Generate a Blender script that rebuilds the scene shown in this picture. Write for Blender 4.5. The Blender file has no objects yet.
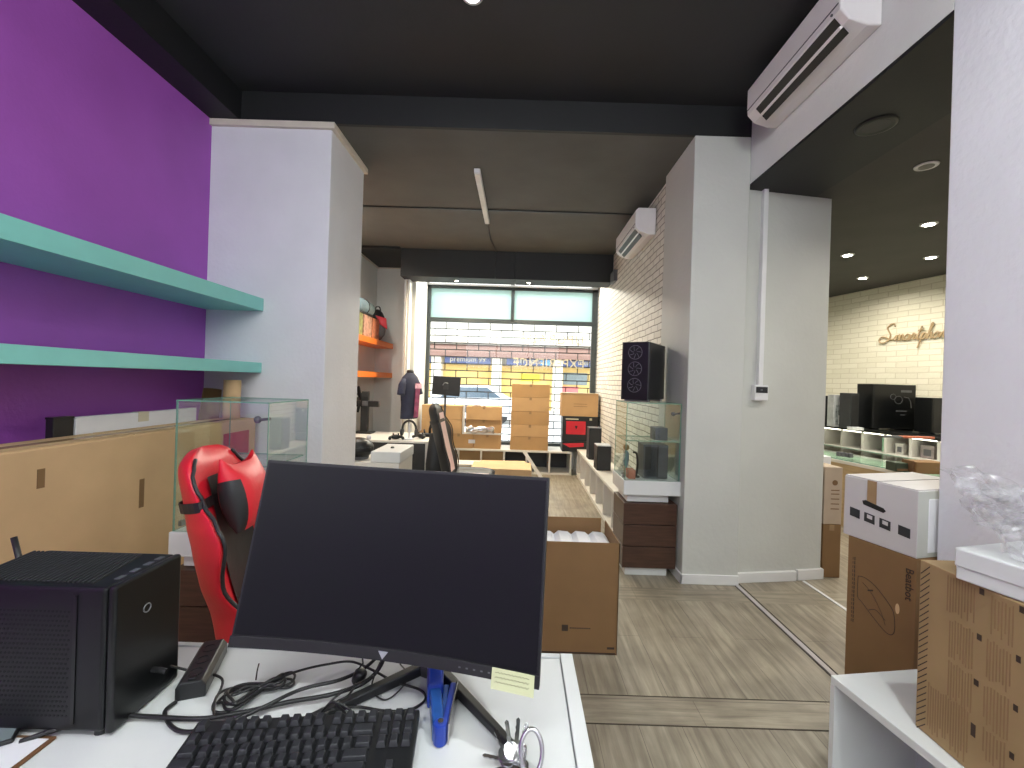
import bpy, bmesh, math, random
from mathutils import Vector, Matrix, Euler
random.seed(7)
SC = bpy.context.scene
COL = SC.collection
R = math.radians
PI = math.pi
CAMZ = 1.5
FPX = 430.0
ROLL = R(1.8)

# ------------------------------------------------------------------ helpers
def rel(px, py):
    dx, dy = px - 512, py - 384
    c, s = math.cos(ROLL), math.sin(ROLL)
    return dx * c + dy * s - 7, -dx * s + dy * c + 2

def W(px, py, d):
    """point seen at pixel (px,py) at depth d"""
    x, y = rel(px, py)
    return Vector((x * d / FPX, d, CAMZ - y * d / FPX))

def F(px, py, z):
    """point seen at pixel (px,py) on the level z"""
    x, y = rel(px, py)
    d = (CAMZ - z) * FPX / y
    return Vector((x * d / FPX, d, z))

def lin(c):
    return tuple(((v / 255) / 12.92 if v / 255 <= 0.04045 else ((v / 255 + 0.055) / 1.055) ** 2.4) for v in c)

def node(nt, kind, **kw):
    n = nt.nodes.new(kind)
    for k, v in kw.items():
        if k.startswith('_'):
            n.inputs[k[1:]].default_value = v
        else:
            setattr(n, k, v)
    return n

def base_mat(name):
    m = bpy.data.materials.new(name)
    m.use_nodes = True
    nt = m.node_tree
    return m, nt, nt.nodes['Principled BSDF']

def M(name, col, rough=0.5, metal=0.0, var=0.08, vscale=8.0, bump=0.0, bscale=40.0, spec=0.5, emit=None, estr=0.0, alpha=1.0, stretch=None):
    """procedural principled material with a little noise in colour, roughness and relief"""
    m, nt, p = base_mat(name)
    col = tuple(col)
    p.inputs['Roughness'].default_value = rough
    p.inputs['Metallic'].default_value = metal
    p.inputs['Specular IOR Level'].default_value = spec
    tc = node(nt, 'ShaderNodeTexCoord')
    src = tc.outputs['Object']
    if stretch:
        mp = node(nt, 'ShaderNodeMapping')
        mp.inputs['Scale'].default_value = stretch
        nt.links.new(src, mp.inputs['Vector'])
        src = mp.outputs['Vector']
    if var > 0:
        nz = node(nt, 'ShaderNodeTexNoise', _Scale=vscale, _Detail=4.0)
        nt.links.new(src, nz.inputs['Vector'])
        rp = node(nt, 'ShaderNodeValToRGB')
        rp.color_ramp.elements[0].position = 0.3
        rp.color_ramp.elements[1].position = 0.7
        rp.color_ramp.elements[0].color = tuple(max(0, c * (1 - var)) for c in col) + (1,)
        rp.color_ramp.elements[1].color = tuple(min(1, c * (1 + var)) for c in col) + (1,)
        nt.links.new(nz.outputs['Fac'], rp.inputs['Fac'])
        nt.links.new(rp.outputs['Color'], p.inputs['Base Color'])
    else:
        p.inputs['Base Color'].default_value = col + (1,)
    if bump > 0:
        nb = node(nt, 'ShaderNodeTexNoise', _Scale=bscale, _Detail=5.0)
        nt.links.new(src, nb.inputs['Vector'])
        b = node(nt, 'ShaderNodeBump', _Strength=bump, _Distance=0.01)
        nt.links.new(nb.outputs['Fac'], b.inputs['Height'])
        nt.links.new(b.outputs['Normal'], p.inputs['Normal'])
    if emit:
        p.inputs['Emission Color'].default_value = tuple(emit) + (1,)
        p.inputs['Emission Strength'].default_value = estr
    if alpha < 1:
        p.inputs['Alpha'].default_value = alpha
    return m

def brick_mat(name, c1, c2, mortar, bw, rh, ms, bump=0.6, rot=(0, 0, 0), rough=0.7):
    m, nt, p = base_mat(name)
    p.inputs['Roughness'].default_value = rough
    tc = node(nt, 'ShaderNodeTexCoord')
    mp = node(nt, 'ShaderNodeMapping')
    mp.inputs['Rotation'].default_value = rot
    nt.links.new(tc.outputs['Object'], mp.inputs['Vector'])
    nz0 = node(nt, 'ShaderNodeTexNoise', _Scale=3.5, _Detail=3.0)
    nt.links.new(mp.outputs['Vector'], nz0.inputs['Vector'])
    vm = node(nt, 'ShaderNodeMixRGB', blend_type='LINEAR_LIGHT')
    vm.inputs['Fac'].default_value = 0.012
    nt.links.new(mp.outputs['Vector'], vm.inputs['Color1'])
    nt.links.new(nz0.outputs['Color'], vm.inputs['Color2'])
    br = node(nt, 'ShaderNodeTexBrick')
    br.inputs['Color1'].default_value = tuple(c1) + (1,)
    br.inputs['Color2'].default_value = tuple(c2) + (1,)
    br.inputs['Mortar'].default_value = tuple(mortar) + (1,)
    br.inputs['Scale'].default_value = 1.0
    br.inputs['Mortar Size'].default_value = ms
    br.inputs['Mortar Smooth'].default_value = 0.3
    br.inputs['Brick Width'].default_value = bw
    br.inputs['Row Height'].default_value = rh
    nt.links.new(vm.outputs['Color'], br.inputs['Vector'])
    nt.links.new(br.outputs['Color'], p.inputs['Base Color'])
    nz = node(nt, 'ShaderNodeTexNoise', _Scale=30.0, _Detail=4.0)
    nt.links.new(mp.outputs['Vector'], nz.inputs['Vector'])
    ma = node(nt, 'ShaderNodeMath', operation='MULTIPLY_ADD')
    ma.inputs[1].default_value = -1.0
    nt.links.new(br.outputs['Fac'], ma.inputs[0])
    nt.links.new(nz.outputs['Fac'], ma.inputs[2])
    b = node(nt, 'ShaderNodeBump', _Strength=bump, _Distance=0.012)
    nt.links.new(ma.outputs[0], b.inputs['Height'])
    nt.links.new(b.outputs['Normal'], p.inputs['Normal'])
    return m

def plank_mat(name, rot_z, seed=0.0):
    m, nt, p = base_mat(name)
    p.inputs['Roughness'].default_value = 0.42
    tc = node(nt, 'ShaderNodeTexCoord')
    mp = node(nt, 'ShaderNodeMapping')
    mp.inputs['Rotation'].default_value = (0, 0, rot_z)
    mp.inputs['Location'].default_value = (seed, seed * .37, 0)
    nt.links.new(tc.outputs['Object'], mp.inputs['Vector'])
    br = node(nt, 'ShaderNodeTexBrick')
    br.inputs['Color1'].default_value = lin((158, 150, 134)) + (1,)
    br.inputs['Color2'].default_value = lin((149, 141, 126)) + (1,)
    br.inputs['Mortar'].default_value = lin((112, 104, 92)) + (1,)
    br.inputs['Scale'].default_value = 1.0
    br.inputs['Mortar Size'].default_value = 0.0014
    br.inputs['Brick Width'].default_value = 1.29
    br.inputs['Row Height'].default_value = 0.192
    nt.links.new(mp.outputs['Vector'], br.inputs['Vector'])
    # grain, stretched along the plank
    m2 = node(nt, 'ShaderNodeMapping')
    m2.inputs['Scale'].default_value = (2.2, 26.0, 1.0)
    nt.links.new(mp.outputs['Vector'], m2.inputs['Vector'])
    g = node(nt, 'ShaderNodeTexNoise', _Scale=1.0, _Detail=7.0, _Roughness=0.62, _Distortion=0.5)
    nt.links.new(m2.outputs['Vector'], g.inputs['Vector'])
    rg = node(nt, 'ShaderNodeValToRGB')
    rg.color_ramp.elements[0].position = 0.32
    rg.color_ramp.elements[1].position = 0.68
    rg.color_ramp.elements[0].color = (0.46, 0.43, 0.40, 1)
    rg.color_ramp.elements[1].color = (1.22, 1.2, 1.16, 1)
    nt.links.new(g.outputs['Fac'], rg.inputs['Fac'])
    g2 = node(nt, 'ShaderNodeTexNoise', _Scale=5.0, _Detail=4.0)
    nt.links.new(mp.outputs['Vector'], g2.inputs['Vector'])
    r2 = node(nt, 'ShaderNodeValToRGB')
    r2.color_ramp.elements[0].position = 0.3
    r2.color_ramp.elements[1].position = 0.6
    r2.color_ramp.elements[0].color = (0.72, 0.71, 0.70, 1)
    r2.color_ramp.elements[1].color = (1.05, 1.05, 1.05, 1)
    nt.links.new(g2.outputs['Fac'], r2.inputs['Fac'])
    mx = node(nt, 'ShaderNodeMixRGB', blend_type='MULTIPLY')
    mx.inputs['Fac'].default_value = 0.75
    nt.links.new(br.outputs['Color'], mx.inputs['Color1'])
    nt.links.new(rg.outputs['Color'], mx.inputs['Color2'])
    mx2 = node(nt, 'ShaderNodeMixRGB', blend_type='MULTIPLY')
    mx2.inputs['Fac'].default_value = 0.8
    nt.links.new(mx.outputs['Color'], mx2.inputs['Color1'])
    nt.links.new(r2.outputs['Color'], mx2.inputs['Color2'])
    nt.links.new(mx2.outputs['Color'], p.inputs['Base Color'])
    b = node(nt, 'ShaderNodeBump', _Strength=0.15, _Distance=0.004)
    nt.links.new(g.outputs['Fac'], b.inputs['Height'])
    nt.links.new(b.outputs['Normal'], p.inputs['Normal'])
    return m

def glass_mat(name, tint=(0.95, 0.985, 0.97), refl=0.10, rough=0.02):
    m = bpy.data.materials.new(name)
    m.use_nodes = True
    nt = m.node_tree
    nt.nodes.clear()
    out = node(nt, 'ShaderNodeOutputMaterial')
    tr = node(nt, 'ShaderNodeBsdfTransparent')
    tr.inputs['Color'].default_value = tuple(tint) + (1,)
    gl = node(nt, 'ShaderNodeBsdfGlossy')
    gl.inputs['Roughness'].default_value = rough
    lw = node(nt, 'ShaderNodeLayerWeight', _Blend=0.25)
    mp = node(nt, 'ShaderNodeMapRange')
    mp.inputs['To Min'].default_value = refl * 0.5
    mp.inputs['To Max'].default_value = min(1, refl * 4)
    mix = node(nt, 'ShaderNodeMixShader')
    nt.links.new(lw.outputs['Facing'], mp.inputs['Value'])
    nt.links.new(mp.outputs['Result'], mix.inputs['Fac'])
    nt.links.new(tr.outputs[0], mix.inputs[1])
    nt.links.new(gl.outputs[0], mix.inputs[2])
    nt.links.new(mix.outputs[0], out.inputs['Surface'])
    return m

def film_mat(name):
    m = bpy.data.materials.new(name)
    m.use_nodes = True
    nt = m.node_tree
    nt.nodes.clear()
    out = node(nt, 'ShaderNodeOutputMaterial')
    tr = node(nt, 'ShaderNodeBsdfTransparent')
    tr.inputs['Color'].default_value = (.97, .97, .975, 1)
    gl = node(nt, 'ShaderNodeBsdfGlossy'); gl.inputs['Roughness'].default_value = .22
    df = node(nt, 'ShaderNodeBsdfDiffuse'); df.inputs['Color'].default_value = (.85, .85, .87, 1)
    nz = node(nt, 'ShaderNodeTexNoise', _Scale=9.0, _Detail=3.0)
    mr = node(nt, 'ShaderNodeMapRange'); mr.inputs['From Min'].default_value = .4; mr.inputs['From Max'].default_value = .7
    mr.inputs['To Min'].default_value = .03; mr.inputs['To Max'].default_value = .20
    nt.links.new(nz.outputs['Fac'], mr.inputs['Value'])
    m1 = node(nt, 'ShaderNodeMixShader'); nt.links.new(mr.outputs[0], m1.inputs['Fac'])
    nt.links.new(tr.outputs[0], m1.inputs[1]); nt.links.new(df.outputs[0], m1.inputs[2])
    lw = node(nt, 'ShaderNodeLayerWeight', _Blend=0.2)
    m2r = node(nt, 'ShaderNodeMapRange'); m2r.inputs['To Min'].default_value = .02; m2r.inputs['To Max'].default_value = .35
    nt.links.new(lw.outputs['Facing'], m2r.inputs['Value'])
    m2 = node(nt, 'ShaderNodeMixShader'); nt.links.new(m2r.outputs[0], m2.inputs['Fac'])
    nt.links.new(m1.outputs[0], m2.inputs[1]); nt.links.new(gl.outputs[0], m2.inputs[2])
    nt.links.new(m2.outputs[0], out.inputs['Surface'])
    return m

def emis(name, col, s):
    m = bpy.data.materials.new(name)
    m.use_nodes = True
    nt = m.node_tree
    nt.nodes.clear()
    out = node(nt, 'ShaderNodeOutputMaterial')
    e = node(nt, 'ShaderNodeEmission', _Strength=s)
    e.inputs['Color'].default_value = tuple(col) + (1,)
    nt.links.new(e.outputs[0], out.inputs['Surface'])
    return m

class MB:
    def __init__(s):
        s.v, s.f, s.mi = [], [], []
    def add(s, vs, fs, mi=0, mx=None):
        b = len(s.v)
        for p in vs:
            p = Vector(p)
            if mx is not None:
                p = mx @ p
            s.v.append(p)
        for i, f in enumerate(fs):
            s.f.append([b + k for k in f])
            s.mi.append(mi[i] if isinstance(mi, (list, tuple)) else mi)
        return s
    def box(s, a, b, mi=0, mx=None):
        x0, x1 = sorted((a[0], b[0])); y0, y1 = sorted((a[1], b[1])); z0, z1 = sorted((a[2], b[2]))
        vs = [(x0, y0, z0), (x1, y0, z0), (x1, y1, z0), (x0, y1, z0), (x0, y0, z1), (x1, y0, z1), (x1, y1, z1), (x0, y1, z1)]
        fs = [(3, 2, 1, 0), (4, 5, 6, 7), (0, 1, 5, 4), (1, 2, 6, 5), (2, 3, 7, 6), (3, 0, 4, 7)]  # bottom top front right back left
        return s.add(vs, fs, mi, mx)
    def cyl(s, p0, p1, r0, r1=None, n=16, mi=0, mx=None, caps=True):
        p0, p1 = Vector(p0), Vector(p1)
        r1 = r0 if r1 is None else r1
        d = (p1 - p0)
        q = d.to_track_quat('Z', 'Y')
        vs = []
        for (c, r) in ((p0, r0), (p1, r1)):
            for i in range(n):
                a = 2 * PI * i / n
                vs.append(c + q @ Vector((r * math.cos(a), r * math.sin(a), 0)))
        fs = [(i, (i + 1) % n, n + (i + 1) % n, n + i) for i in range(n)]
        if caps:
            fs += [tuple(reversed(range(n))), tuple(range(n, 2 * n))]
        return s.add(vs, fs, mi, mx)
    def prism(s, pts, h0, h1, axis='z', mi=0, mx=None, cap=None):
        """polygon (a,b) extruded along axis; z:(x,y) y:(x,z) x:(y,z)"""
        n = len(pts)
        def P(a, b, h):
            return {'z': (a, b, h), 'y': (a, h, b), 'x': (h, a, b)}[axis]
        vs = [P(a, b, h0) for a, b in pts] + [P(a, b, h1) for a, b in pts]
        fs = [(i, (i + 1) % n, n + (i + 1) % n, n + i) for i in range(n)]
        m = [mi] * n + [mi if cap is None else cap] * 2
        fs += [tuple(reversed(range(n))), tuple(range(n, 2 * n))]
        return s.add(vs, fs, m, mx)
    def lathe(s, prof, n=24, mi=0, mx=None):
        vs, fs = [], []
        for (r, z) in prof:
            for i in range(n):
                a = 2 * PI * i / n
                vs.append((r * math.cos(a), r * math.sin(a), z))
        for k in range(len(prof) - 1):
            for i in range(n):
                j = (i + 1) % n
                fs.append((k * n + i, k * n + j, (k + 1) * n + j, (k + 1) * n + i))
        fs.append(tuple(reversed(range(n))))
        fs.append(tuple(range((len(prof) - 1) * n, len(prof) * n)))
        return s.add(vs, fs, mi, mx)
    def tube(s, path, r, n=8, mi=0, mx=None, closed=False, rf=None):
        path = [Vector(p) for p in path]
        N = len(path)
        vs, fs = [], []
        up = Vector((0, 0, 1))
        prev = None
        for i, p in enumerate(path):
            a = path[(i - 1) % N] if (closed or i > 0) else path[0]
            b = path[(i + 1) % N] if (closed or i < N - 1) else path[-1]
            t = (b - a)
            if t.length < 1e-9:
                t = Vector((0, 0, 1))
            t.normalize()
            if prev is None:
                x = t.cross(up)
                if x.length < 0.05:
                    x = t.cross(Vector((1, 0, 0)))
            else:
                x = prev - t * prev.dot(t)
                if x.length < 1e-6:
                    x = t.cross(up)
            x.normalize()
            prev = x
            y = t.cross(x)
            rr = r if rf is None else r * rf(i / (N - 1))
            for k in range(n):
                an = 2 * PI * k / n
                vs.append(p + (x * math.cos(an) + y * math.sin(an)) * rr)
        rng = N if closed else N - 1
        for i in range(rng):
            j = (i + 1) % N
            for k in range(n):
                l = (k + 1) % n
                fs.append((i * n + k, i * n + l, j * n + l, j * n + k))
        if not closed:
            fs.append(tuple(reversed(range(n))))
            fs.append(tuple(range((N - 1) * n, N * n)))
        return s.add(vs, fs, mi, mx)
    def ball(s, c, r, n=16, m=10, mi=0, sc=(1, 1, 1), mx=None):
        vs, fs = [], []
        c = Vector(c)
        for j in range(1, m):
            th = PI * j / m
            for i in range(n):
                a = 2 * PI * i / n
                vs.append(c + Vector((r * sc[0] * math.sin(th) * math.cos(a), r * sc[1] * math.sin(th) * math.sin(a), r * sc[2] * math.cos(th))))
        vs.append(c + Vector((0, 0, r * sc[2]))); vs.append(c - Vector((0, 0, r * sc[2])))
        T, B = len(vs) - 2, len(vs) - 1
        for j in range(m - 2):
            for i in range(n):
                k = (i + 1) % n
                fs.append((j * n + i, (j + 1) * n + i, (j + 1) * n + k, j * n + k))
        for i in range(n):
            k = (i + 1) % n
            fs.append((T, i, k)); fs.append((B, (m - 2) * n + k, (m - 2) * n + i))
        return s.add(vs, fs, mi, mx)
    def grid(s, fn, nu, nv, mi=0, closed_u=False):
        vs = [fn(i / (nu - 1 if not closed_u else nu), j / (nv - 1)) for j in range(nv) for i in range(nu)]
        fs = []
        for j in range(nv - 1):
            for i in range(nu if closed_u else nu - 1):
                k = (i + 1) % nu
                fs.append((j * nu + i, j * nu + k, (j + 1) * nu + k, (j + 1) * nu + i))
        return s.add(vs, fs, mi)

def obj(name, mb, mats, parent=None, bevel=0.0, seg=2, smooth=False, subsurf=0, loc=None, rot=None, solid=0.0):
    me = bpy.data.meshes.new(name)
    me.from_pydata([tuple(v) for v in mb.v], [], mb.f)
    if not isinstance(mats, (list, tuple)):
        mats = [mats]
    for m in mats:
        me.materials.append(m)
    for p, i in zip(me.polygons, mb.mi):
        p.material_index = i
    me.update()
    bm = bmesh.new(); bm.from_mesh(me)
    bmesh.ops.recalc_face_normals(bm, faces=bm.faces)
    bm.to_mesh(me); bm.free()
    o = bpy.data.objects.new(name, me)
    COL.objects.link(o)
    if parent is not None:
        o.parent = parent
    if loc is not None:
        o.location = loc
    if rot is not None:
        o.rotation_euler = rot
    if smooth:
        for p in me.polygons:
            p.use_smooth = True
    if solid > 0:
        sm = o.modifiers.new('s', 'SOLIDIFY'); sm.thickness = solid; sm.offset = 0
    if bevel > 0:
        b = o.modifiers.new('b', 'BEVEL'); b.width = bevel; b.segments = seg; b.limit_method = 'ANGLE'; b.angle_limit = R(40)
        b.harden_normals = False
    if subsurf:
        ss = o.modifiers.new('ss', 'SUBSURF'); ss.levels = subsurf; ss.render_levels = subsurf
    return o

def tag(o, label=None, cat=None, group=None, kind=None):
    if label: o['label'] = label
    if cat: o['category'] = cat
    if group: o['group'] = group
    if kind: o['kind'] = kind
    return o

def thing(name, label, cat, loc=(0, 0, 0), rz=0.0, group=None):
    o = bpy.data.objects.new(name, None)
    o.empty_display_size = 0.05
    COL.objects.link(o)
    o.location = loc
    o.rotation_euler = (0, 0, rz)
    return tag(o, label, cat, group)

def struct(name, mb, mats, parent=None, **k):
    o = obj(name, mb, mats, parent, **k)
    if parent is None:
        o['kind'] = 'structure'
    return o

def copy_tree(o, parent=None):
    c = o.copy(); COL.objects.link(c)
    c.parent = parent
    for ch in list(o.children):
        copy_tree(ch, c)
    return c

def text_mb(body, size, depth=0.001, align='LEFT', shear=0.0, spacing=1.0):
    cu = bpy.data.curves.new('t', 'FONT')
    cu.body = body; cu.size = size; cu.extrude = depth; cu.align_x = align; cu.shear = shear
    cu.space_character = spacing
    cu.resolution_u = 3
    o = bpy.data.objects.new('t', cu)
    COL.objects.link(o)
    bpy.context.view_layer.update()
    dg = bpy.context.evaluated_depsgraph_get()
    me = bpy.data.meshes.new_from_object(o.evaluated_get(dg))
    mb = MB()
    mb.add([v.co.copy() for v in me.vertices], [tuple(p.vertices) for p in me.polygons])
    bpy.data.objects.remove(o); bpy.data.curves.remove(cu); bpy.data.meshes.remove(me)
    return mb

def xf(mb, mx):
    r = MB(); r.v = [mx @ v for v in mb.v]; r.f = mb.f; r.mi = mb.mi
    return r

def crom(pts, n=8, closed=False):
    pts = [Vector(p) for p in pts]
    out = []
    N = len(pts)
    for i in range(N if closed else N - 1):
        p0 = pts[(i - 1) % N] if (closed or i > 0) else pts[0]
        p1, p2 = pts[i], pts[(i + 1) % N]
        p3 = pts[(i + 2) % N] if (closed or i + 2 < N) else pts[-1]
        for k in range(n):
            t = k / n
            out.append(0.5 * ((2 * p1) + (-p0 + p2) * t + (2 * p0 - 5 * p1 + 4 * p2 - p3) * t * t + (-p0 + 3 * p1 - 3 * p2 + p3) * t ** 3))
    if not closed:
        out.append(pts[-1])
    return out

XM = lambda *a: Matrix.Translation(Vector(a))
# map text (x right, y up, z out) onto a wall facing -Y, -X, +X
FACE_NY = Matrix(((1, 0, 0, 0), (0, 0, -1, 0), (0, 1, 0, 0), (0, 0, 0, 1)))
FACE_PX = Matrix(((0, 0, 1, 0), (1, 0, 0, 0), (0, 1, 0, 0), (0, 0, 0, 1)))
FACE_NX = Matrix(((0, 0, -1, 0), (-1, 0, 0, 0), (0, 1, 0, 0), (0, 0, 0, 1)))

# ------------------------------------------------------------------ materials
mWhite = M('plaster_white', lin((226, 226, 232)), 0.75, var=0.03, vscale=3, bump=0.25, bscale=35)
mWhite2 = M('plaster_plain', lin((228, 229, 226)), 0.75, var=0.04, vscale=2, bump=0.2, bscale=30)
mPurple = M('purple_paint', lin((166, 86, 186)), 0.55, var=0.05, vscale=3, bump=0.12, bscale=50)
mCeilBlack = M('ceiling_black', lin((40, 41, 43)), 0.7, var=0.12, vscale=2, bump=0.1)
mCeilGrey = M('ceiling_charcoal', lin((84, 84, 81)), 0.75, var=0.12, vscale=2.5, bump=0.15)
mBlackBeam = M('beam_black', lin((18, 19, 22)), 0.6, var=0.1, bump=0.1)
mCream = M('cream_trim', lin((214, 205, 192)), 0.5, var=0.04)
mTrimW = M('white_trim', lin((222, 222, 222)), 0.45, var=0.03)
mBrick = brick_mat('painted_brick', lin((226, 222, 214)), lin((214, 210, 202)), lin((126, 120, 110)), 0.21, 0.068, 0.005, rot=(R(90), 0, 0))
mBrickL = brick_mat('painted_brick_side', lin((226, 222, 214)), lin((212, 208, 198)), lin((126, 120, 110)), 0.21, 0.068, 0.0055, rot=Matrix(((0, -1, 0), (0, 0, -1), (1, 0, 0))).to_euler())
mFloor = plank_mat('floor_plank', R(90))
mFloorX = plank_mat('floor_plank_cross', 0.0, 1.7)
mTeal = M('teal_laminate', lin((135, 208, 200)), 0.4, var=0.03)
mOrange = M('orange_laminate', lin((246, 130, 40)), 0.4, var=0.03)
mWL = M('white_laminate', lin((216, 218, 218)), 0.35, var=0.02)
mWL2 = M('white_laminate_warm', lin((224, 221, 214)), 0.4, var=0.03)
mGreyIn = M('grey_laminate', lin((196, 199, 203)), 0.45, var=0.03)
mWood = M('dark_walnut', lin((72, 50, 40)), 0.35, var=0.3, vscale=6, stretch=(1, 1, 12))
mLWood = M('light_wood', lin((190, 166, 128)), 0.45, var=0.12, vscale=5, stretch=(1, 1, 9))
mKraft = M('kraft_card', lin((158, 132, 94)), 0.8, var=0.07, vscale=6, bump=0.1, bscale=18)
mKraft2 = M('kraft_card_pale', lin((204, 170, 128)), 0.8, var=0.09, vscale=3, bump=0.2, bscale=7)
mKraft3 = M('kraft_card_brown', lin((124, 94, 60)), 0.8, var=0.06, vscale=5, bump=0.1, bscale=16)
mKraftIn = M('kraft_card_inside', lin((150, 122, 88)), 0.85, var=0.06)
mTape = M('packing_tape', lin((156, 128, 94)), 0.25, var=0.06, vscale=12)
mInk = M('print_ink', lin((58, 44, 34)), 0.7, var=0.1)
mInkSoft = M('print_ink_faded', lin((118, 90, 62)), 0.8, var=0.1)
mBlack = M('black_plastic', lin((26, 27, 29)), 0.42, var=0.12, vscale=20)
mBlackG = M('black_gloss', lin((11, 13, 14)), 0.3, var=0.05)
mDark = M('charcoal_plastic', lin((46, 47, 50)), 0.5, var=0.1, vscale=15)
mDark2 = M('grey_plastic', lin((92, 93, 97)), 0.5, var=0.1, vscale=15)
mScreen = M('screen_off', lin((20, 21, 25)), 0.32, var=0.03, vscale=2, spec=0.2)
mCase = M('case_steel', lin((19, 20, 23)), 0.38, metal=0.3, var=0.08, vscale=30)
mKey = M('keycap', lin((38, 39, 43)), 0.42, var=0.1, vscale=60)
mRubber = M('cable_rubber', lin((24, 24, 26)), 0.45, var=0.1)
mGrey = M('grey_metal', lin((140, 142, 146)), 0.35, metal=0.8, var=0.06)
mSteel = M('bright_steel', lin((205, 205, 208)), 0.2, metal=1.0, var=0.05, vscale=40)
mBlue = M('blue_plastic', lin((30, 60, 158)), 0.28, var=0.08, vscale=25)
mBlue2 = M('blue_clear_plastic', lin((38, 84, 156)), 0.2, var=0.1, vscale=25)
mRed = M('red_leatherette', lin((214, 34, 50)), 0.38, var=0.05, vscale=8, bump=0.08, bscale=60)
mBlkL = M('black_leatherette', lin((30, 30, 32)), 0.5, var=0.1, vscale=12, bump=0.15, bscale=30)
mNote = M('sticky_paper', lin((206, 210, 168)), 0.8, var=0.04)
mPaper = M('white_paper', lin((232, 232, 236)), 0.8, var=0.02)
mBrown = M('brown_leather', lin((104, 72, 46)), 0.55, var=0.15)
mAC = M('ac_plastic', lin((232, 228, 228)), 0.35, var=0.02)
mACd = M('ac_slot', lin((14, 14, 16)), 0.5, var=0.05)
mGlass = glass_mat('case_glass')
mGlassW = glass_mat('window_glass', (0.97, 0.985, 0.98), 0.04)
mGlassE = M('glass_edge', lin((112, 160, 146)), 0.15, var=0.05)
mFilm = film_mat('crumpled_film')
mFrame = M('window_frame_grey', lin((58, 66, 68)), 0.45, var=0.05)
mGrille = M('grille_metal', lin((44, 44, 46)), 0.6, metal=0.0, var=0.05)
mRedBox = M('red_print', lin((205, 36, 52)), 0.45, var=0.06)
mPink = M('pink_print', lin((214, 120, 120)), 0.5, var=0.1)
mSignW = M('sign_gold', lin((184, 160, 122)), 0.45, var=0.08)
mVinyl = M('white_vinyl', lin((206, 200, 176)), 0.5, var=0.02)
mGreyFab = M('grey_blue_cloth', lin((128, 150, 160)), 0.85, var=0.1, bump=0.3)
mLamp = emis('lamp_glow', (1.0, 0.93, 0.8), 60)
mLampC = emis('lamp_glow_cool', (1.0, 0.97, 0.93), 40)
mTube = emis('tube_glow', (1.0, 1.0, 0.98), 3.0)

# ------------------------------------------------------------------ the room shell
CEIL, LOWC, SOF = 3.66, 3.43, 3.05
D0 = 3.29
# floor: long boards along the depth, one cross board
fl = MB()
fl.box((-2.7, -2.6, -0.1), (7.5, 1.905, 0), 0)
fl.box((-2.7, 1.905, -0.1), (7.5, 2.08, 0), 1)
fl.box((-2.7, 2.08, -0.1), (7.5, 3.02, 0), 0)
fl.box((-2.7, 3.02, -0.1), (7.5, 3.2, 0), 1)
fl.box((-2.7, 3.2, -0.1), (7.5, 9.6, 0), 0)
struct('floor', fl, [mFloor, mFloorX])
struct('trim_1', MB().prism([(1.70, 1.752), (1.735, 1.752), (1.722, 3.315), (1.695, 3.285)], 0, 0.006), M('strip_metal', lin((176, 170, 172)), .35, var=.08), bevel=0.002)
struct('trim_2', MB().prism([(2.33, 1.752), (2.355, 1.752), (2.30, 3.39), (2.275, 3.385)], 0, 0.006), mTrimW, bevel=0.002)
struct('trim_6', MB().box((1.688, 1.752, .0003), (1.70, 3.28, .002)).box((1.736, 1.752, .0003), (1.744, 3.31, .002)), M('strip_gap', lin((52, 46, 42)), .8))
struct('trim_5', MB().box((-2.4, 1.899, 0.0003), (1.595, 1.905, 0.0016)).box((-2.4, 2.077, 0.0003), (1.595, 2.081, 0.0016)), M('floor_joint', lin((58, 50, 42)), .8))
# ceilings
struct('ceiling', MB().box((-2.19, -2.5, CEIL), (1.72, D0, CEIL + .12)), mCeilBlack)
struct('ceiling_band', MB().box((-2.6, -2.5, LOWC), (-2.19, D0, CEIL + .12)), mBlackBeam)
struct('ceiling_beam', MB().box((-2.6, D0, LOWC), (1.72, D0 + .03, CEIL + .12)), mBlackBeam)
struct('ceiling_back', MB().box((-2.7, D0 + .03, LOWC), (2.5, 7.9, LOWC + .12)), mCeilGrey)
struct('ceiling_right', MB().box((2.32, -2.5, SOF), (7.6, 9.6, SOF + .12)), M('ceiling_side', lin((62, 60, 57)), .75, var=.12, vscale=2.5, bump=.15))
struct('ceiling_soffit', MB().box((1.722, 1.751, SOF), (2.32, 3.5, SOF + .02)), mBlackBeam)
# valance box over the shop window
struct('ceiling_valance', MB().box((-1.81, 6.38, 3.02), (-.115, 6.75, LOWC)).box((-.105, 6.38, 3.02), (1.345, 6.75, LOWC)).box((-.12, 6.4, 3.03), (-.1, 6.74, LOWC)).box((-1.81, 6.75, 3.30), (1.345, 7.9, LOWC)), mBlackBeam, bevel=0.004)
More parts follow.
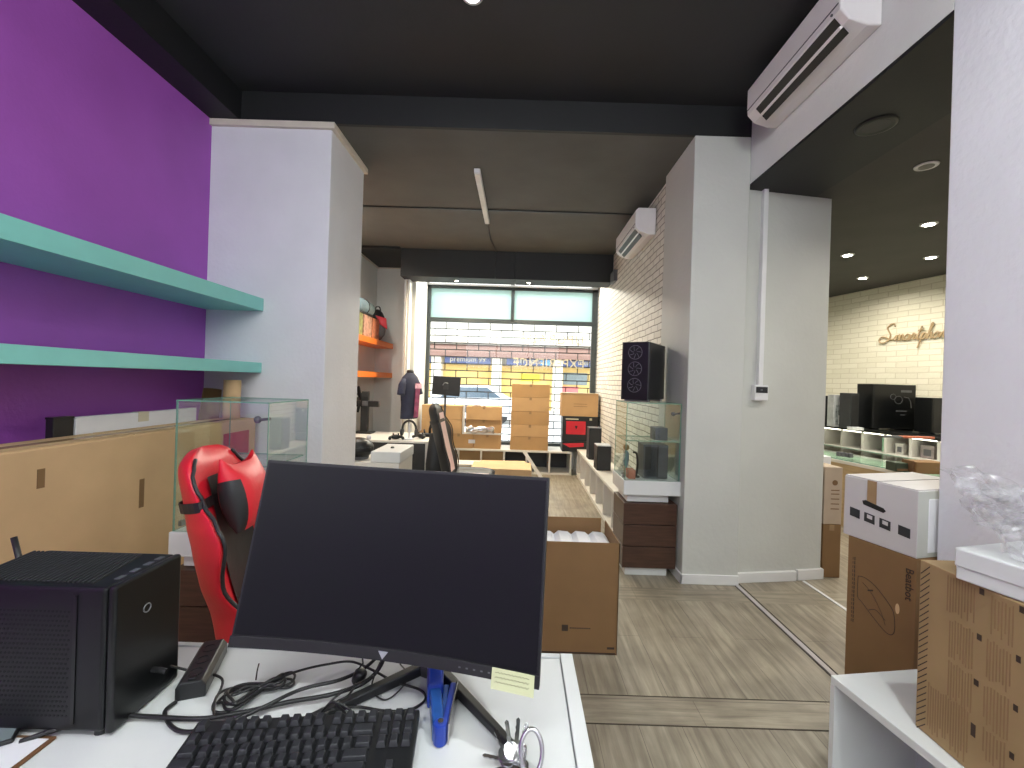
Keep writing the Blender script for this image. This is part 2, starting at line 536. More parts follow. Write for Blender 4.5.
# walls
struct('ceiling_corner_shade', MB().box((-2.5, 6.3, 3.395), (-1.81, 7.42, LOWC)), mBlackBeam)  # black slab added for the shade on the ceiling left of the valance
struct('wall_left', MB().box((-2.61, -2.6, 0), (-2.41, D0, CEIL + .1)), mPurple)
struct('wall_left_column', MB().box((-2.61, D0, 0), (-1.49, 3.97, LOWC)), mWhite, bevel=0.006)
struct('wall_left_rear', MB().box((-2.7, 3.97, 0), (-2.5, 7.55, LOWC)), mWhite2)
struct('wall_rear_left', MB().box((-2.5, 7.42, 0), (-1.81, 7.9, LOWC)), mWhite2)
struct('wall_rear_pier', MB().box((-1.81, 6.76, 0), (-1.66, 7.9, 3.3)).box((-1.80, 6.6, 0), (-1.72, 6.76, 3.05)), mWhite2, bevel=0.004)
struct('wall_rear_lintel', MB().box((-1.66, 7.55, 3.165), (1.345, 7.9, 3.3)).box((-1.66, 7.55, 0), (1.345, 7.68, 0.385)), mTrimW)
struct('wall_front', MB().box((-2.6, -2.7, 0), (-2.3, -2.5, CEIL + .1)).box((-2.3, -2.7, 0), (1.65, -2.5, 2.0)).box((-2.3, -2.7, 3.4), (1.65, -2.5, CEIL + .1)).box((1.65, -2.7, 0), (7.5, -2.5, CEIL + .1)), mWhite)
w2 = bpy.data.objects.new('added_window', None); COL.objects.link(w2); w2['kind'] = 'structure'  # unseen window added behind the camera to let fill light onto the walls
f2 = MB()
for x in (-2.3, -1.0, .32, 1.60):
    f2.box((x, -2.63, 2.0), (x + .05, -2.56, 3.4))
for z in (2.0, 3.35):
    f2.box((-2.3, -2.63, z), (1.65, -2.56, z + .05))
obj('window_frame', f2, M('added_window_frame', lin((60, 66, 68)), .45), w2)
def portal(x0, x1, z0, z1, y, sgn):
    l = bpy.data.lights.new('daylight_portal', 'AREA'); l.shape = 'RECTANGLE'; l.size = x1 - x0; l.size_y = z1 - z0
    l.cycles.is_portal = True
    o = bpy.data.objects.new('daylight_portal', l); COL.objects.link(o)
    o.location = ((x0 + x1) / 2, y, (z0 + z1) / 2); o.rotation_euler = (R(90) * sgn, 0, 0)
portal(-2.3, 1.65, 2.0, 3.4, -2.66, 1)
portal(-1.66, 1.345, .385, 3.165, 7.9, -1)
struct('wall_right_near', MB().box((1.72, -2.5, 0), (2.32, 1.75, CEIL + .1)), mWhite, bevel=0.006)
struct('wall_right_header', MB().box((1.72, 1.75, SOF + .02), (2.32, 3.29, CEIL + .1)), mWhite2)
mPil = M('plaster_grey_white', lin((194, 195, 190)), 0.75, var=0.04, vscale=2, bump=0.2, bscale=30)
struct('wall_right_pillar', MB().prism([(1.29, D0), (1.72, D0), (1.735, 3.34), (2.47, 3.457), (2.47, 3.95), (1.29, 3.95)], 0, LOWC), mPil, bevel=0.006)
struct('wall_right_rear', MB().prism([(1.335, 3.95), (2.47, 3.95), (2.47, 9.4), (1.36, 7.9)], 0, LOWC), mBrickL)
struct('wall_right', MB().box((-3.2, 0, 0), (8.6, 0.15, SOF)), brick_mat('painted_brick_warm', lin((238, 234, 214)), lin((230, 226, 204)), lin((214, 208, 184)), 0.27, 0.078, 0.006, rot=(R(90), 0, 0)), loc=(5.05, 7.1, 0), rot=(0, 0, R(-77.1)))
struct('wall_right_end', MB().box((2.3, 9.4, 0), (5.0, 9.6, SOF)), mWhite2)
# trims and baseboards
struct('trim_3', MB().prism([(-2.41, D0 - .03), (-1.46, D0 - .03), (-1.46, 3.99), (-1.50, 3.99), (-1.50, D0), (-2.41, D0)], LOWC - .05, LOWC - .002), mCream, bevel=0.004)
struct('trim_4', MB().box((-2.5, 3.97, LOWC - .05), (-2.47, 7.42, LOWC - .002)).box((-2.5, 7.39, LOWC - .05), (-1.81, 7.42, LOWC - .002)), mCream)
bb = MB()
bb.box((1.275, D0 - .016, 0), (1.72, D0, .075)).box((1.275, D0 - .016, 0), (1.29, 3.95, .075))
struct('baseboard_pillar', bb, mTrimW, bevel=.004)
struct('baseboard_passage', MB().prism([(1.735, 3.318), (2.235, 3.388), (2.235, 3.42), (1.735, 3.345)], 0, .075).prism([(2.25, 3.395), (2.485, 3.44), (2.485, 3.95), (2.25, 3.43)], 0, .08), mTrimW, bevel=.003)
struct('baseboard_right', MB().box((1.704, -2.5, 0), (1.72, 1.75, .075)), mTrimW, bevel=.004)
struct('baseboard_left', MB().box((-2.41, -2.5, 0), (-2.394, D0, .075)).box((-2.41, D0 - .016, 0), (-1.474, D0, .075)), mTrimW, bevel=.004)

# ------------------------------------------------------------------ shop window
win = thing('window_1', None, None, (0, 7.62, 0)); win['kind'] = 'structure'
WL, WR, WB, WT, TR_ = -1.66, 1.345, 0.385, 3.165, 2.56
fr = MB()
for x0, x1 in ((WL, WL + .06), (WR - .09, WR), ):
    fr.box((x0, -.04, WB), (x1, .04, WT))
fr.box((WL, -.04, WT - .05), (WR, .04, WT)); fr.box((WL, -.04, WB), (WR, .04, WB + .05))
fr.box((WL, -.045, TR_ - .035), (WR, .045, TR_ + .035)); fr.box((-.18, -.045, TR_), (-.125, .045, WT))
obj('window_frame', fr, mFrame, win, bevel=.003)
obj('window_pane', MB().box((WL + .06, -.005, WB + .05), (WR - .09, .005, TR_ - .035)), mGlassW, win)
mFrost, nt, p = base_mat('frosted_teal_glass')
nt.nodes.remove(p)
tr = node(nt, 'ShaderNodeBsdfTranslucent'); tr.inputs['Color'].default_value = (0.74, 0.90, 0.88, 1)
df = node(nt, 'ShaderNodeBsdfDiffuse'); df.inputs['Color'].default_value = (0.70, 0.86, 0.84, 1)
mxs = node(nt, 'ShaderNodeMixShader'); mxs.inputs['Fac'].default_value = 0.3
nt.links.new(tr.outputs[0], mxs.inputs[1]); nt.links.new(df.outputs[0], mxs.inputs[2])
nt.links.new(mxs.outputs[0], nt.nodes['Material Output'].inputs['Surface'])
for x0, x1 in ((WL + .06, -.18), (-.125, WR - .09)):
    obj('transom_pane', MB().box((x0, -.004, TR_ + .035), (x1, .004, WT - .05)), mFrost, win)
# vinyl lettering on the glass, mirrored as seen from inside
MIR = Matrix.Scale(-1, 4, (1, 0, 0))
t1 = xf(text_mb('UPGRADE', .235, .001, 'LEFT', spacing=1.12), XM(1.13, -.008, 2.19) @ FACE_NY @ MIR)
obj('vinyl_lettering', t1, mVinyl, win)
t2 = xf(text_mb('EXPERIENCE', .225, .001, 'LEFT', spacing=1.02), XM(1.15, -.008, 1.77) @ FACE_NY @ MIR)
obj('vinyl_lettering', t2, mVinyl, win)

g = MB()
row, bwid, z0 = .125, .40, .30
nr = int((TR_ + .1 - z0) / row)
for i in range(nr + 1):
    z = z0 + i * row
    g.box((-1.75, 7.79, z - .009), (1.45, 7.80, z + .009))
    if i < nr:
        x = -1.75 + (0 if i % 2 else bwid / 2)
        while x < 1.45:
            g.box((x - .008, 7.79, z), (x + .008, 7.80, z + row)); x += bwid
tag(obj('rolling_grille', g, mGrille), 'metal security grille with brick pattern just outside the shop window', 'security grille')
for x0, x1, lab in ((-1.62, -.19, 'left glowing white light strip between the black valance and the shop window'), (-.12, 1.22, 'right glowing white light strip between the black valance and the shop window')):
    th = thing('light_strip', lab, 'lamp', (x0, 7.5, 3.19), 0, 'light strips over the shop window')
    obj('diffuser', MB().box((0, 0, 0), (x1 - x0, .03, .075)), mTube, th, bevel=.006)
    obj('holder', MB().box((.01, .03, .01), (x1 - x0 - .01, .05, .065)), mTrimW, th)

# ------------------------------------------------------------------ street outside
mAsph = M('pavement_pale', lin((206, 206, 206)), .8, var=.05)
mFac = M('facade_cream', lin((240, 236, 222)), .8, var=.04, vscale=1)
mOchre = M('shopfront_ochre', lin((232, 196, 122)), .7, var=.12, vscale=1.5)
mRoofT = M('awning_rose_brown', lin((134, 104, 94)), .8, var=.08, vscale=2)
struct('street', MB().box((-25, 7.95, -.25), (25, 45, -.12)), mAsph)
fac = thing('street_building', 'cream building with ochre shopfronts and rose brown canopy across the street', 'building', (0, 25, -.12))
obj('facade', MB().box((-20, .6, 0), (20, 3, 9)), mFac, fac)
obj('shopfront', MB().box((-20, .35, 0), (20, .6, 2.55)), mOchre, fac)
obj('canopy', MB().prism([(.6, 3.75), (-.9, 3.2), (-.9, 2.95), (.6, 3.05)], -20, 20, 'x'), mRoofT, fac)
obj('cornice', MB().box((-20, .2, 3.8), (20, .6, 4.0)), mCream, fac)
for x in (-13.5, -9.2, -4.75, -1.3, 2.2, 6.0, 10.5):
    obj('pillar', MB().box((x - .27, -.5, 0), (x + .27, .4, 3.35)).box((x - .34, -.55, 3.1), (x + .34, .4, 3.3)), mFac, fac, bevel=.02)
mSB = M('sign_blue_grey', lin((84, 98, 142)), .5, var=.05)
for x0, x1, body, col in ((-4.3, -1.65, 'premium 99', mSB), (-.75, 1.8, 'mercatino', mSB), (2.5, 5.6, 'il mercatino', mSB), (-8.8, -5.1, '', mSB)):
    sg = obj('sign_board', MB().box((x0, -.35, 2.55), (x1, -.25, 3.12)), col, fac, bevel=.01)
    if body:
        obj('lettering', xf(text_mb(body, .42, .004, 'CENTER'), XM((x0 + x1) / 2, -.36, 2.70) @ FACE_NY), mVinyl, sg)
obj('sign_board', MB().box((1.2, -.42, 2.62), (1.75, -.36, 3.05)), M('sign_sky', lin((90, 160, 214)), .5), fac)
obj('shop_window', MB().box((2.6, .28, 1.55), (4.0, .4, 2.25)), M('shop_glass_grey', lin((120, 132, 134)), .3), fac)
obj('poster', MB().box((2.5, .25, .9), (3.5, .34, 1.45)), mPink, fac)
obj('poster', MB().box((0.1, .25, 1.7), (1.2, .34, 2.1)), M('poster_yellow', lin((240, 224, 60)), .5), fac)
# a parked white car
car = thing('parked_car', 'white parked car in front of the ochre shopfronts across the street', 'car', (-2.0, 17, -.12))
mCarW = M('car_white', lin((236, 238, 242)), .25, var=.02)
body = [(-2.1, .35), (-2.1, .75), (-1.95, .85), (-1.1, .95), (-.55, 1.42), (.85, 1.45), (1.55, 1.0), (2.05, .88), (2.12, .5), (2.05, .3), (-1.9, .28)]
obj('body', MB().prism(body, -.85, .85, 'y'), mCarW, car, bevel=.06, seg=3)
obj('side_window', MB().prism([(-.95, .96), (-.5, 1.35), (.8, 1.38), (1.35, 1.0)], -.87, .87, 'y'), M('car_glass', lin((90, 104, 116)), .1), car)
for x in (-1.3, 1.3):
    for y in (-.8, .66):
        obj('wheel', MB().cyl((x, y, .32), (x, y + .16, .32), .32, n=24), mDark, car, bevel=.02)

# ------------------------------------------------------------------ teal shelves
for (z0, z1, d_, lab) in ((1.98, 2.075, 1, 'upper teal wall shelf running along the purple wall'), (1.508, 1.585, 1, 'lower teal wall shelf on the purple wall, above the huge carton')):
    tag(obj('wall_shelf', MB().box((-2.41, .9, z0), (-1.97, D0 - .002, z1)), mTeal, bevel=.002), lab, 'shelf', 'teal shelves on the purple wall')
for (z0, z1, lab) in ((2.0, 2.085, 'upper orange wall shelf carrying the backpack beyond the white column'), (1.5, 1.585, 'lower orange wall shelf above the black stand beyond the white column')):
    tag(obj('wall_shelf', MB().box((-2.5, 4.3, z0), (-2.19, 7.418, z1)), mOrange, bevel=.002), lab, 'shelf', 'orange shelves on the rear wall')

# ------------------------------------------------------------------ air conditioners (local: back at x=0, body to -x, length along y)
def make_ac(name, label, loc, L=.86, H=.28, D=.21):
    t = thing(name, label, 'air conditioner', loc, 0, 'wall air conditioners')
    prof = [(0, 0), (-.07, 0.0), (-.16, .028), (-.205, .075), (-D, .12), (-D, H - .03), (-D + .03, H), (0, H)]
    obj('housing', MB().prism([(x, z) for x, z in prof], 0, L, 'y'), mAC, t, bevel=.008, seg=3)
    # outlet: two dark slots with a vane between, on the sloping underside
    def onslope(s, n):  # s 0..1 along the slope from (-.07,0) outwards, n outward
        a, b = Vector((-.16, .028)), Vector((-.205, .075))
        p = a.lerp(b, s); dn = Vector((-(b - a).y, (b - a).x)).normalized()
        return p + dn * n
    pts = []
    for (s0, s1, nm, mt) in ((-.75, -.1, 'air_slot', mACd), (.1, .85, 'air_slot', mACd)):
        q = [onslope(s0, -.004), onslope(s0, .004), onslope(s1, .004), onslope(s1, -.004)]
        obj(nm, MB().prism([(v.x, v.y) for v in q], .05, L - .1, 'y'), mt, t)
    q = [onslope(-.1, -.004), onslope(-.12, .014), onslope(.12, .014), onslope(.1, -.004)]
    obj('vane', MB().prism([(v.x, v.y) for v in q], .05, L - .1, 'y'), mAC, t)
    obj('front_panel_seam', MB().box((-D - .0015, .01, .105), (-D + .003, L - .01, .111)), mDark2, t)
    obj('indicator', MB().cyl((-D - .003, .055, .085), (-D + .01, .055, .085), .006), mDark2, t)
    return t
make_ac('wall_mounted_air_conditioner', 'large white air conditioner high on the wall above the passage', (1.718, 2.10, 3.30))
make_ac('wall_mounted_air_conditioner', 'small far white air conditioner on the painted brick wall', (1.333, 4.34, 3.03), L=.88, H=.27)
tag(obj('junction_box', MB().box((1.30, 6.1, 2.98), (1.35, 6.35, 3.14)), mDark2, bevel=.006), 'small grey junction box on brick wall near the valance', 'junction box')

# ------------------------------------------------------------------ ceiling fittings
def downlight(name, label, x, y, z, mat, r=.055, group=None, ringm=None):
    t = thing(name, label, 'ceiling light', (x, y, z), 0, group)
    obj('ring', MB().lathe([(r * .75, -.002), (r * .78, -.009), (r * 1.1, -.007), (r * 1.15, 0)], 28), ringm or mTrimW, t, smooth=True)
    obj('lens', MB().lathe([(r * .72, -.0095), (r * .72, -.0035)], 24), mat, t)
    return t
def lamp(x, y, z, power, col=(1, .95, .88), size=.1, spread=160):
    l = bpy.data.lights.new('downlight_lamp', 'AREA'); l.shape = 'DISK'; l.size = size
    l.energy = power; l.color = col; l.spread = R(spread)
    o = bpy.data.objects.new('downlight_lamp', l); COL.objects.link(o)
    o.location = (x, y, z)
    return o
GRID = [(2.71, 2.91, False), (3.67, 2.9, True), (4.6, 2.9, True), (3.67, 3.9, True), (4.59, 4.84, True), (3.66, 4.85, True), (4.59, 5.8, True), (4.6, 3.9, True), (2.72, 1.9, True), (3.67, 6.8, True), (2.9, 6.3, True)]
desc = {(3.67, 3.9): 'glowing round downlight in the side room, nearest of the lit ones', (4.59, 4.84): 'glowing round downlight in the side room, beside the near one above the script sign',
        (3.66, 4.85): 'glowing round downlight in the side room, leftmost of the lit ones', (4.59, 5.8): 'glowing round downlight in the side room, farthest from the camera',
        (2.71, 2.91): 'unlit round downlight with pale ring in the side room ceiling'}
RP = 15
for (x, y, on) in GRID:
    downlight('downlight', desc.get((x, y), 'glowing round downlight in the side room ceiling, out of sight of the passage'), x, y, SOF, mLamp if on else mBlackG, group='side room downlights', r=.058)
    if on:
        lamp(x, y, SOF - .012, RP, (1, .93, .80))
vt = thing('ceiling_speaker', 'black round ceiling speaker over the passage, above the unlit downlight', 'speaker', (2.02, 2.49, SOF))
obj('rim', MB().lathe([(.07, -.004), (.085, -.012), (.1, -.006), (.102, 0)], 32), mBlackG, vt, smooth=True)
obj('grille', MB().lathe([(.07, -.006), (.07, -.003)], 32), mDark, vt)
MAIN = [(-.33, 2.41), (-.33, -.3), (.9, .35)]
MAINP = [5, 4, 30]
for i, (x, y) in enumerate(MAIN):
    downlight('downlight', 'glowing round downlight in the black main ceiling at the top edge' if i == 0 else 'glowing round downlight in the black main ceiling behind the camera', x, y, CEIL, mLampC, group='main room downlights')
    lamp(x, y, CEIL - .012, MAINP[i], (.93, 1, .975))
for x0, lab in ((-1.5, 'added suspended fill tube lamp behind the camera on the purple wall side'), (.05, 'added suspended fill tube lamp behind the camera on the passage side')):
    sl_ = thing('added_tube_lamp', lab, 'ceiling light', (x0, -.75, 3.2))  # unseen lamps, added to brighten the upper walls
    obj('tube', MB().cyl((0, 0, 0), (1.3, 0, 0), .02, n=14), emis('added_tube_glow', (.95, 1, .985), 165), sl_, smooth=True)
    obj('housing', MB().box((0, -.03, .03), (1.3, .03, .06)), mTrimW, sl_, bevel=.004)
    for x in (.15, 1.15):
        obj('wire', MB().cyl((x, 0, .06), (x, 0, CEIL - 3.2), .003, n=6), mGrey, sl_)
ll = thing('linear_lamp', 'long narrow white lamp, unlit, under the charcoal ceiling', 'ceiling light', (-.44, 3.9, LOWC))
obj('housing', MB().box((-.028, 0, -.045), (.028, 1.27, -.004)), mTrimW, ll, bevel=.004)
obj('diffuser', MB().box((-.022, .02, -.052), (.022, 1.25, -.045)), M('opal_diffuser', lin((226, 224, 218)), .4), ll)
tag(obj('ceiling_cable', MB().tube([(-.44, 5.17, LOWC - .01), (-.45, 5.8, LOWC - .012), (-.40, 6.37, LOWC - .01), (-.4, 6.375, 3.03)], .008), mBlack), 'thin black cable running from the linear lamp down to the valance', 'cable')
tag(obj('ceiling_rail', MB().box((-2.4, 4.83, LOWC - .014), (1.33, 4.86, LOWC)), mBlack), 'thin black rail crossing the charcoal ceiling', 'rail')
# far room lighting: added downlight hidden behind the column, then the valance downlights
downlight('downlight', 'added fill downlight hidden behind the white column', -2.15, 5.2, LOWC, mLamp, r=.045)
lamp(-2.15, 5.2, LOWC - .012, 28, (1, .92, .8))
for x, lab in ((-1.0, 'small warm downlight under the left half of the black valance'), (.1, 'small warm downlight under the right half of the black valance')):
    downlight('downlight', lab, x, 6.56, 3.02, mLamp, r=.03, group='valance downlights')
    lamp(x, 6.56, 3.008, 36, (1, .84, .58), size=.06)
tl_ = bpy.data.lights.new('tube_light', 'AREA'); tl_.shape = 'RECTANGLE'; tl_.size = 2.7; tl_.size_y = .05; tl_.energy = 75; tl_.color = (1, .95, .84)
to = bpy.data.objects.new('tube_light', tl_); COL.objects.link(to); to.location = (-.2, 7.47, 3.22); to.rotation_euler = (R(-48), 0, 0)

# raceway and outlet on the passage wall
rw = thing('cable_raceway', 'white vertical cable duct on the wall above the outlet', 'cable duct', (0, 0, 0))
obj('duct', MB().box((1.846, 3.315, 1.535), (1.882, 3.375, 3.05)), mTrimW, rw, bevel=.003)
so = thing('wall_outlet', 'white surface outlet box with black sockets below the cable duct', 'outlet', (1.865, 3.335, 1.475))
obj('box', MB().box((-.052, -.035, -.06), (.052, .03, .06)), mTrimW, so, bevel=.006)
obj('socket', MB().box((-.044, -.039, .0), (.044, -.03, .046)), mBlack, so, bevel=.002)
obj('pin', MB().box((-.012, -.041, .015), (.004, -.038, .03)), mDark2, so)
# ================================================================== furniture and things
def onX(px, py, X):
    """point seen at the pixel on the plane x = X"""
    x, y = rel(px, py)
    d = X * FPX / x
    return Vector((X, d, CAMZ - y * d / FPX))

def carton(name, label, cat, loc, rz, w, l, h, mat=None, group=None, tape=True, tape_axis='y', open_top=False):
    """carton from its front left bottom corner: w along x, l along y"""
    t = thing(name, label, cat, loc, rz, group)
    obj('body', MB().box((0, 0, 0), (w, l, h)), mat or mKraft, t, bevel=.0025)
    if tape:
        b = MB()
        if tape_axis == 'y':
            b.box((w / 2 - .024, -.001, h - .05), (w / 2 + .024, l + .001, h + .0008))
        else:
            b.box((-.001, l / 2 - .024, h - .05), (w + .001, l / 2 + .024, h + .0008))
        obj('tape', b, mTape, t)
    return t

# ---- desk
desk = thing('desk', 'white desk carrying the black computer, keyboard and monitor', 'desk', (0, 0, 0))
obj('desktop', MB().box((-1.42, .52, .722), (.135, 1.172, .75)), mWL, desk, bevel=.002)
obj('side_panel', MB().box((.137, .50, 0), (.170, 1.185, .757)), mWL, desk, bevel=.002)
obj('side_panel', MB().box((-1.45, .50, 0), (-1.42, 1.185, .757)), mWL, desk, bevel=.002)
obj('back_rail', MB().box((-1.42, 1.174, .42), (.136, 1.19, .753)), mWL, desk, bevel=.002)

# ---- monitor
mon = thing('monitor', 'large curved black monitor, switched off, on the white desk', 'monitor', (-.2, 1.117, .751))
WM, HM = .682, .405
base = Matrix.Translation((-.279 + .2, .89 - 1.117, .90 - .75)) @ Matrix.Rotation(R(-8.5), 4, 'Z') @ Matrix.Rotation(R(-14.5), 4, 'X')
RC = 1.6
def cur(x, y, z):
    """bend: y grows towards the middle so that the panel curves round the viewer"""
    return base @ Vector((x, y + (math.sqrt(RC * RC - x * x) - math.sqrt(RC * RC - (WM / 2) ** 2)), z))
def slab(x0, x1, y0, y1, z0, z1, n=24, bulge=0.0):
    mb = MB(); vs = []; fs = []
    for i in range(n + 1):
        x = x0 + (x1 - x0) * i / n
        vs += [cur(x, y0, z0), cur(x, y1, z0), cur(x, y1, z1), cur(x, y0, z1)]
    for i in range(n):
        a, b = 4 * i, 4 * i + 4
        fs += [(a, a + 1, b + 1, b), (a + 1, a + 2, b + 2, b + 1), (a + 2, a + 3, b + 3, b + 2), (a + 3, a, b, b + 3)]
    fs += [(3, 2, 1, 0), (4 * n, 4 * n + 1, 4 * n + 2, 4 * n + 3)]
    return mb.add(vs, fs)
obj('housing', slab(-WM / 2, WM / 2, 0, .018, 0, HM), mBlack, mon, bevel=.002)
obj('back_bulge', slab(-.22, .22, .018, .055, .06, .33), mBlack, mon, bevel=.01)
obj('screen', slab(-WM / 2 + .006, WM / 2 - .006, -.0014, .001, .026, HM - .007), mScreen, mon)
obj('chin', slab(-WM / 2, WM / 2, -.004, .0, 0, .0235), mBlack, mon, bevel=.001)
lg = MB()
lg.add([cur(-.011, -.0045, .019), cur(.011, -.0045, .019), cur(0, -.0045, .004), cur(-.011, -.006, .019), cur(.011, -.006, .019), cur(0, -.006, .004)],
       [(0, 2, 1), (3, 4, 5), (0, 1, 4, 3), (1, 2, 5, 4), (2, 0, 3, 5)])
obj('emblem', lg, M('emblem_grey', lin((150, 152, 158)), .4), mon)
tc_ = MB()
for k in range(5):
    x = .17 + k * .016
    tc_.add([cur(x, -.0042, .010), cur(x + .005, -.0042, .010), cur(x + .005, -.0042, .013), cur(x, -.0042, .013)], [(0, 1, 2, 3)])
obj('button_marks', tc_, mDark2, mon)
# stand: column and V foot
p_back = base @ Vector((0, .075, .18))
colm = MB().tube([p_back, (.0, -.02, .22), (0, 0, .12), (0, 0, .02)], .026, n=14)
obj('column', colm, mBlack, mon, smooth=True)
obj('hinge', MB().cyl(base @ Vector((-.05, .09, .18)), base @ Vector((.05, .09, .18)), .028, n=18), mDark, mon)
obj('hub', MB().lathe([(.042, .0), (.045, .004), (.045, .022), (.03, .032)], 24), mDark, mon, smooth=True)
for (x, y) in ((.222, -.255), (-.315, -.265)):
    v = Vector((x, y, 0)); n_ = Vector((-v.y, v.x, 0)).normalized()
    mb = MB()
    a0, a1 = n_ * .016, n_ * .011
    mb.add([a0 + Vector((0, 0, .003)), -a0 + Vector((0, 0, .003)), v - a1 + Vector((0, 0, .002)), v + a1 + Vector((0, 0, .002)),
            a0 * .7 + Vector((0, 0, .026)), -a0 * .7 + Vector((0, 0, .026)), v - a1 * .7 + Vector((0, 0, .013)), v + a1 * .7 + Vector((0, 0, .013))],
           [(0, 1, 2, 3), (4, 5, 6, 7), (0, 1, 5, 4), (1, 2, 6, 5), (2, 3, 7, 6), (3, 0, 4, 7)])
    obj('foot', mb, mBlack, mon, bevel=.003)
# sticky note at the lower right corner
nt_ = MB()
mw = Matrix.Translation((-.2, 1.117, .751))
def NP(u, v):
    x = WM / 2 - .098 + .088 * u; z = .024 - .038 * v
    off = -.0065 - .004 * max(0, v - .5) ** 2
    return mw @ cur(x, off, z)
nt_.grid(lambda u, v: NP(u, v), 10, 8)
note = obj('sticky_note', nt_, mNote, solid=.0006)
tag(note, 'pale green handwritten sticky note on the lower right corner of the monitor', 'note')
ln = MB()
for k in range(3):
    pts = [NP(.08 + .8 * i / 22, .2 + .22 * k + .045 * math.sin(i * 2.7 + k)) + Vector((0, -.0009, 0)) for i in range(23)]
    ln.tube(pts, .0005, n=5)
obj('handwriting', ln, M('pencil', lin((120, 124, 96)), .8), note)

# ---- computer
pc = thing('desktop_computer', 'black computer case with perforated side and power ring, left on the white desk', 'computer', (-.81, .87, .7505))
cw, cl, ch = .325, .18, .305
obj('shell', MB().box((-cw, 0, .012), (-.012, cl, ch)), mCase, pc, bevel=.008, seg=3)
fp = obj('front_panel', MB().box((-.013, .004, .006), (0.004, cl - .003, ch + .002)), mBlackG, pc, bevel=.006, seg=3)
c0 = onX(147, 608, -.806) - Vector((-.81, .87, .75))
obj('power_button', MB().tube([(c0.x + .001, c0.y + .009 * math.cos(a), c0.z + .009 * math.sin(a)) for a in [2 * PI * k / 28 for k in range(28)]], .0013, closed=True), mGrey, pc)
hol = MB()
for r_ in range(23):
    for c_ in range(30):
        x = -.085 - c_ * .0082 - (.0041 if r_ % 2 else 0); z = .045 + r_ * .0096
        if x > -cw + .012:
            hol.cyl((x, -.0006, z), (x, .0006, z), .0027, n=6)
obj('side_perforation', hol, M('hole_black', (0.002, 0.002, 0.003), .9, var=0), pc)
sv = MB()
for k in range(26):
    x = -.055 - k * .0102
    sv.add([(x, .018, ch + .0006), (x - .004, .018, ch + .0006), (x - .030, cl - .018, ch + .0006), (x - .026, cl - .018, ch + .0006),
            (x, .018, ch + .004), (x - .004, .018, ch + .004), (x - .030, cl - .018, ch + .004), (x - .026, cl - .018, ch + .004)],
           [(0, 1, 2, 3), (4, 5, 6, 7), (0, 1, 5, 4), (1, 2, 6, 5), (2, 3, 7, 6), (3, 0, 4, 7)])
obj('top_grille', sv, mDark, pc)
pt = MB()
for y in (.04, .075, .11, .14):
    pt.box((-.034, y, ch), (-.022, y + .018, ch + .0012))
obj('top_port', pt, mGrey, pc)
obj('side_strip', MB().box((-.075, -.002, .03), (-.068, .002, ch - .015)), mBlackG, pc)
for x in (-.03, -cw + .03):
    for y in (.02, cl - .02):
        obj('foot', MB().cyl((x, y, 0), (x, y, .013), .012, n=14), mRubber, pc)
obj('antenna', MB().tube([(-cw - .005, .16, .20), (-cw - .045, .17, .245), (-cw - .07, .18, .275), (-cw - .092, .185, .33)], .0062, n=10, rf=lambda t: .6 if t < .3 else 1.0), mRubber, pc, smooth=True)
obj('usb_plug', MB().tube([(0.004, .10, .075), (.02, .10, .075), (.035, .10, .072)], .006, n=8), mRubber, pc)

# ---- power strip
a, b = F(190, 700, .75), F(214, 655, .75)
dv = (b - a); L = dv.length; ang = math.atan2(dv.y, dv.x)
ps = thing('power_strip', 'black power strip on the desk beside the black computer', 'power strip', (a.x, a.y, .7505), ang)
obj('body', MB().prism([(-.030, 0), (.030, 0), (.030, .028), (.021, .04), (-.021, .04), (-.030, .028)], 0, L, 'x'), mBlack, ps, bevel=.003)
for k in range(3):
    x = L * (.22 + .28 * k)
    obj('socket', MB().lathe([(.0165, .0385), (.0165, .0415), (.0125, .0415), (.012, .036)], 20, mx=XM(x, 0, 0)), mBlack, ps)
obj('switch', MB().box((.008, -.008, .039), (.022, .008, .044)), mBlackG, ps, bevel=.002)

# ---- keyboard
kb = thing('keyboard', 'black full-size keyboard at the front edge of the white desk', 'keyboard', tuple(F(201, 736.5, .7515)), R(6.5))
PX_, PR_ = .0237, .0272
KT = R(5)
KR = Matrix.Rotation(KT, 4, 'X')
kbase = Matrix.Translation((0, 0, .017)) @ Matrix.Translation((0, 0, 0)) @ Matrix.Rotation(KT, 4, 'X')
obj('case', xf(MB().prism([(0, -.002), (0, .016), (-.185, .014), (-.185, -.001)], -.005, .441, 'x'), kbase), mBlack, kb, bevel=.003)
for x in (.04, .38):
    obj('rear_foot', MB().box((x, -.03, 0), (x + .02, -.018, .018)), mBlack, kb)
KM = {}
def key(x, y, u):
    """x,y in key units from the top left key"""
    if u not in KM:
        w_ = PX_ * u - .0042; d_ = PR_ - .0055; t = .0032
        mb = MB().add([(0, 0, 0), (w_, 0, 0), (w_, -d_, 0), (0, -d_, 0), (t, -t * .4, .0115), (w_ - t, -t * .4, .0115), (w_ - t, -d_ + t * 1.6, .0100), (t, -d_ + t * 1.6, .0100)],
                      [(0, 1, 2, 3), (4, 5, 6, 7), (0, 1, 5, 4), (1, 2, 6, 5), (2, 3, 7, 6), (3, 0, 4, 7)])
        o = obj('key', mb, mKey, kb, bevel=.0012, seg=2)
        KM[u] = o
    else:
        o = KM[u].copy(); COL.objects.link(o); o.parent = kb
    o.location = kbase @ Vector((.004 + x * PX_, -.006 - y * PR_, .0165))
    o.rotation_euler = (KT, 0, 0)
xs = [0, 2, 3, 4, 5, 6.5, 7.5, 8.5, 9.5, 11, 12, 13, 14, 15.25, 16.25, 17.25]
for x in xs: key(x, 0, 1)
for x in range(13): key(x, 1.2, 1)
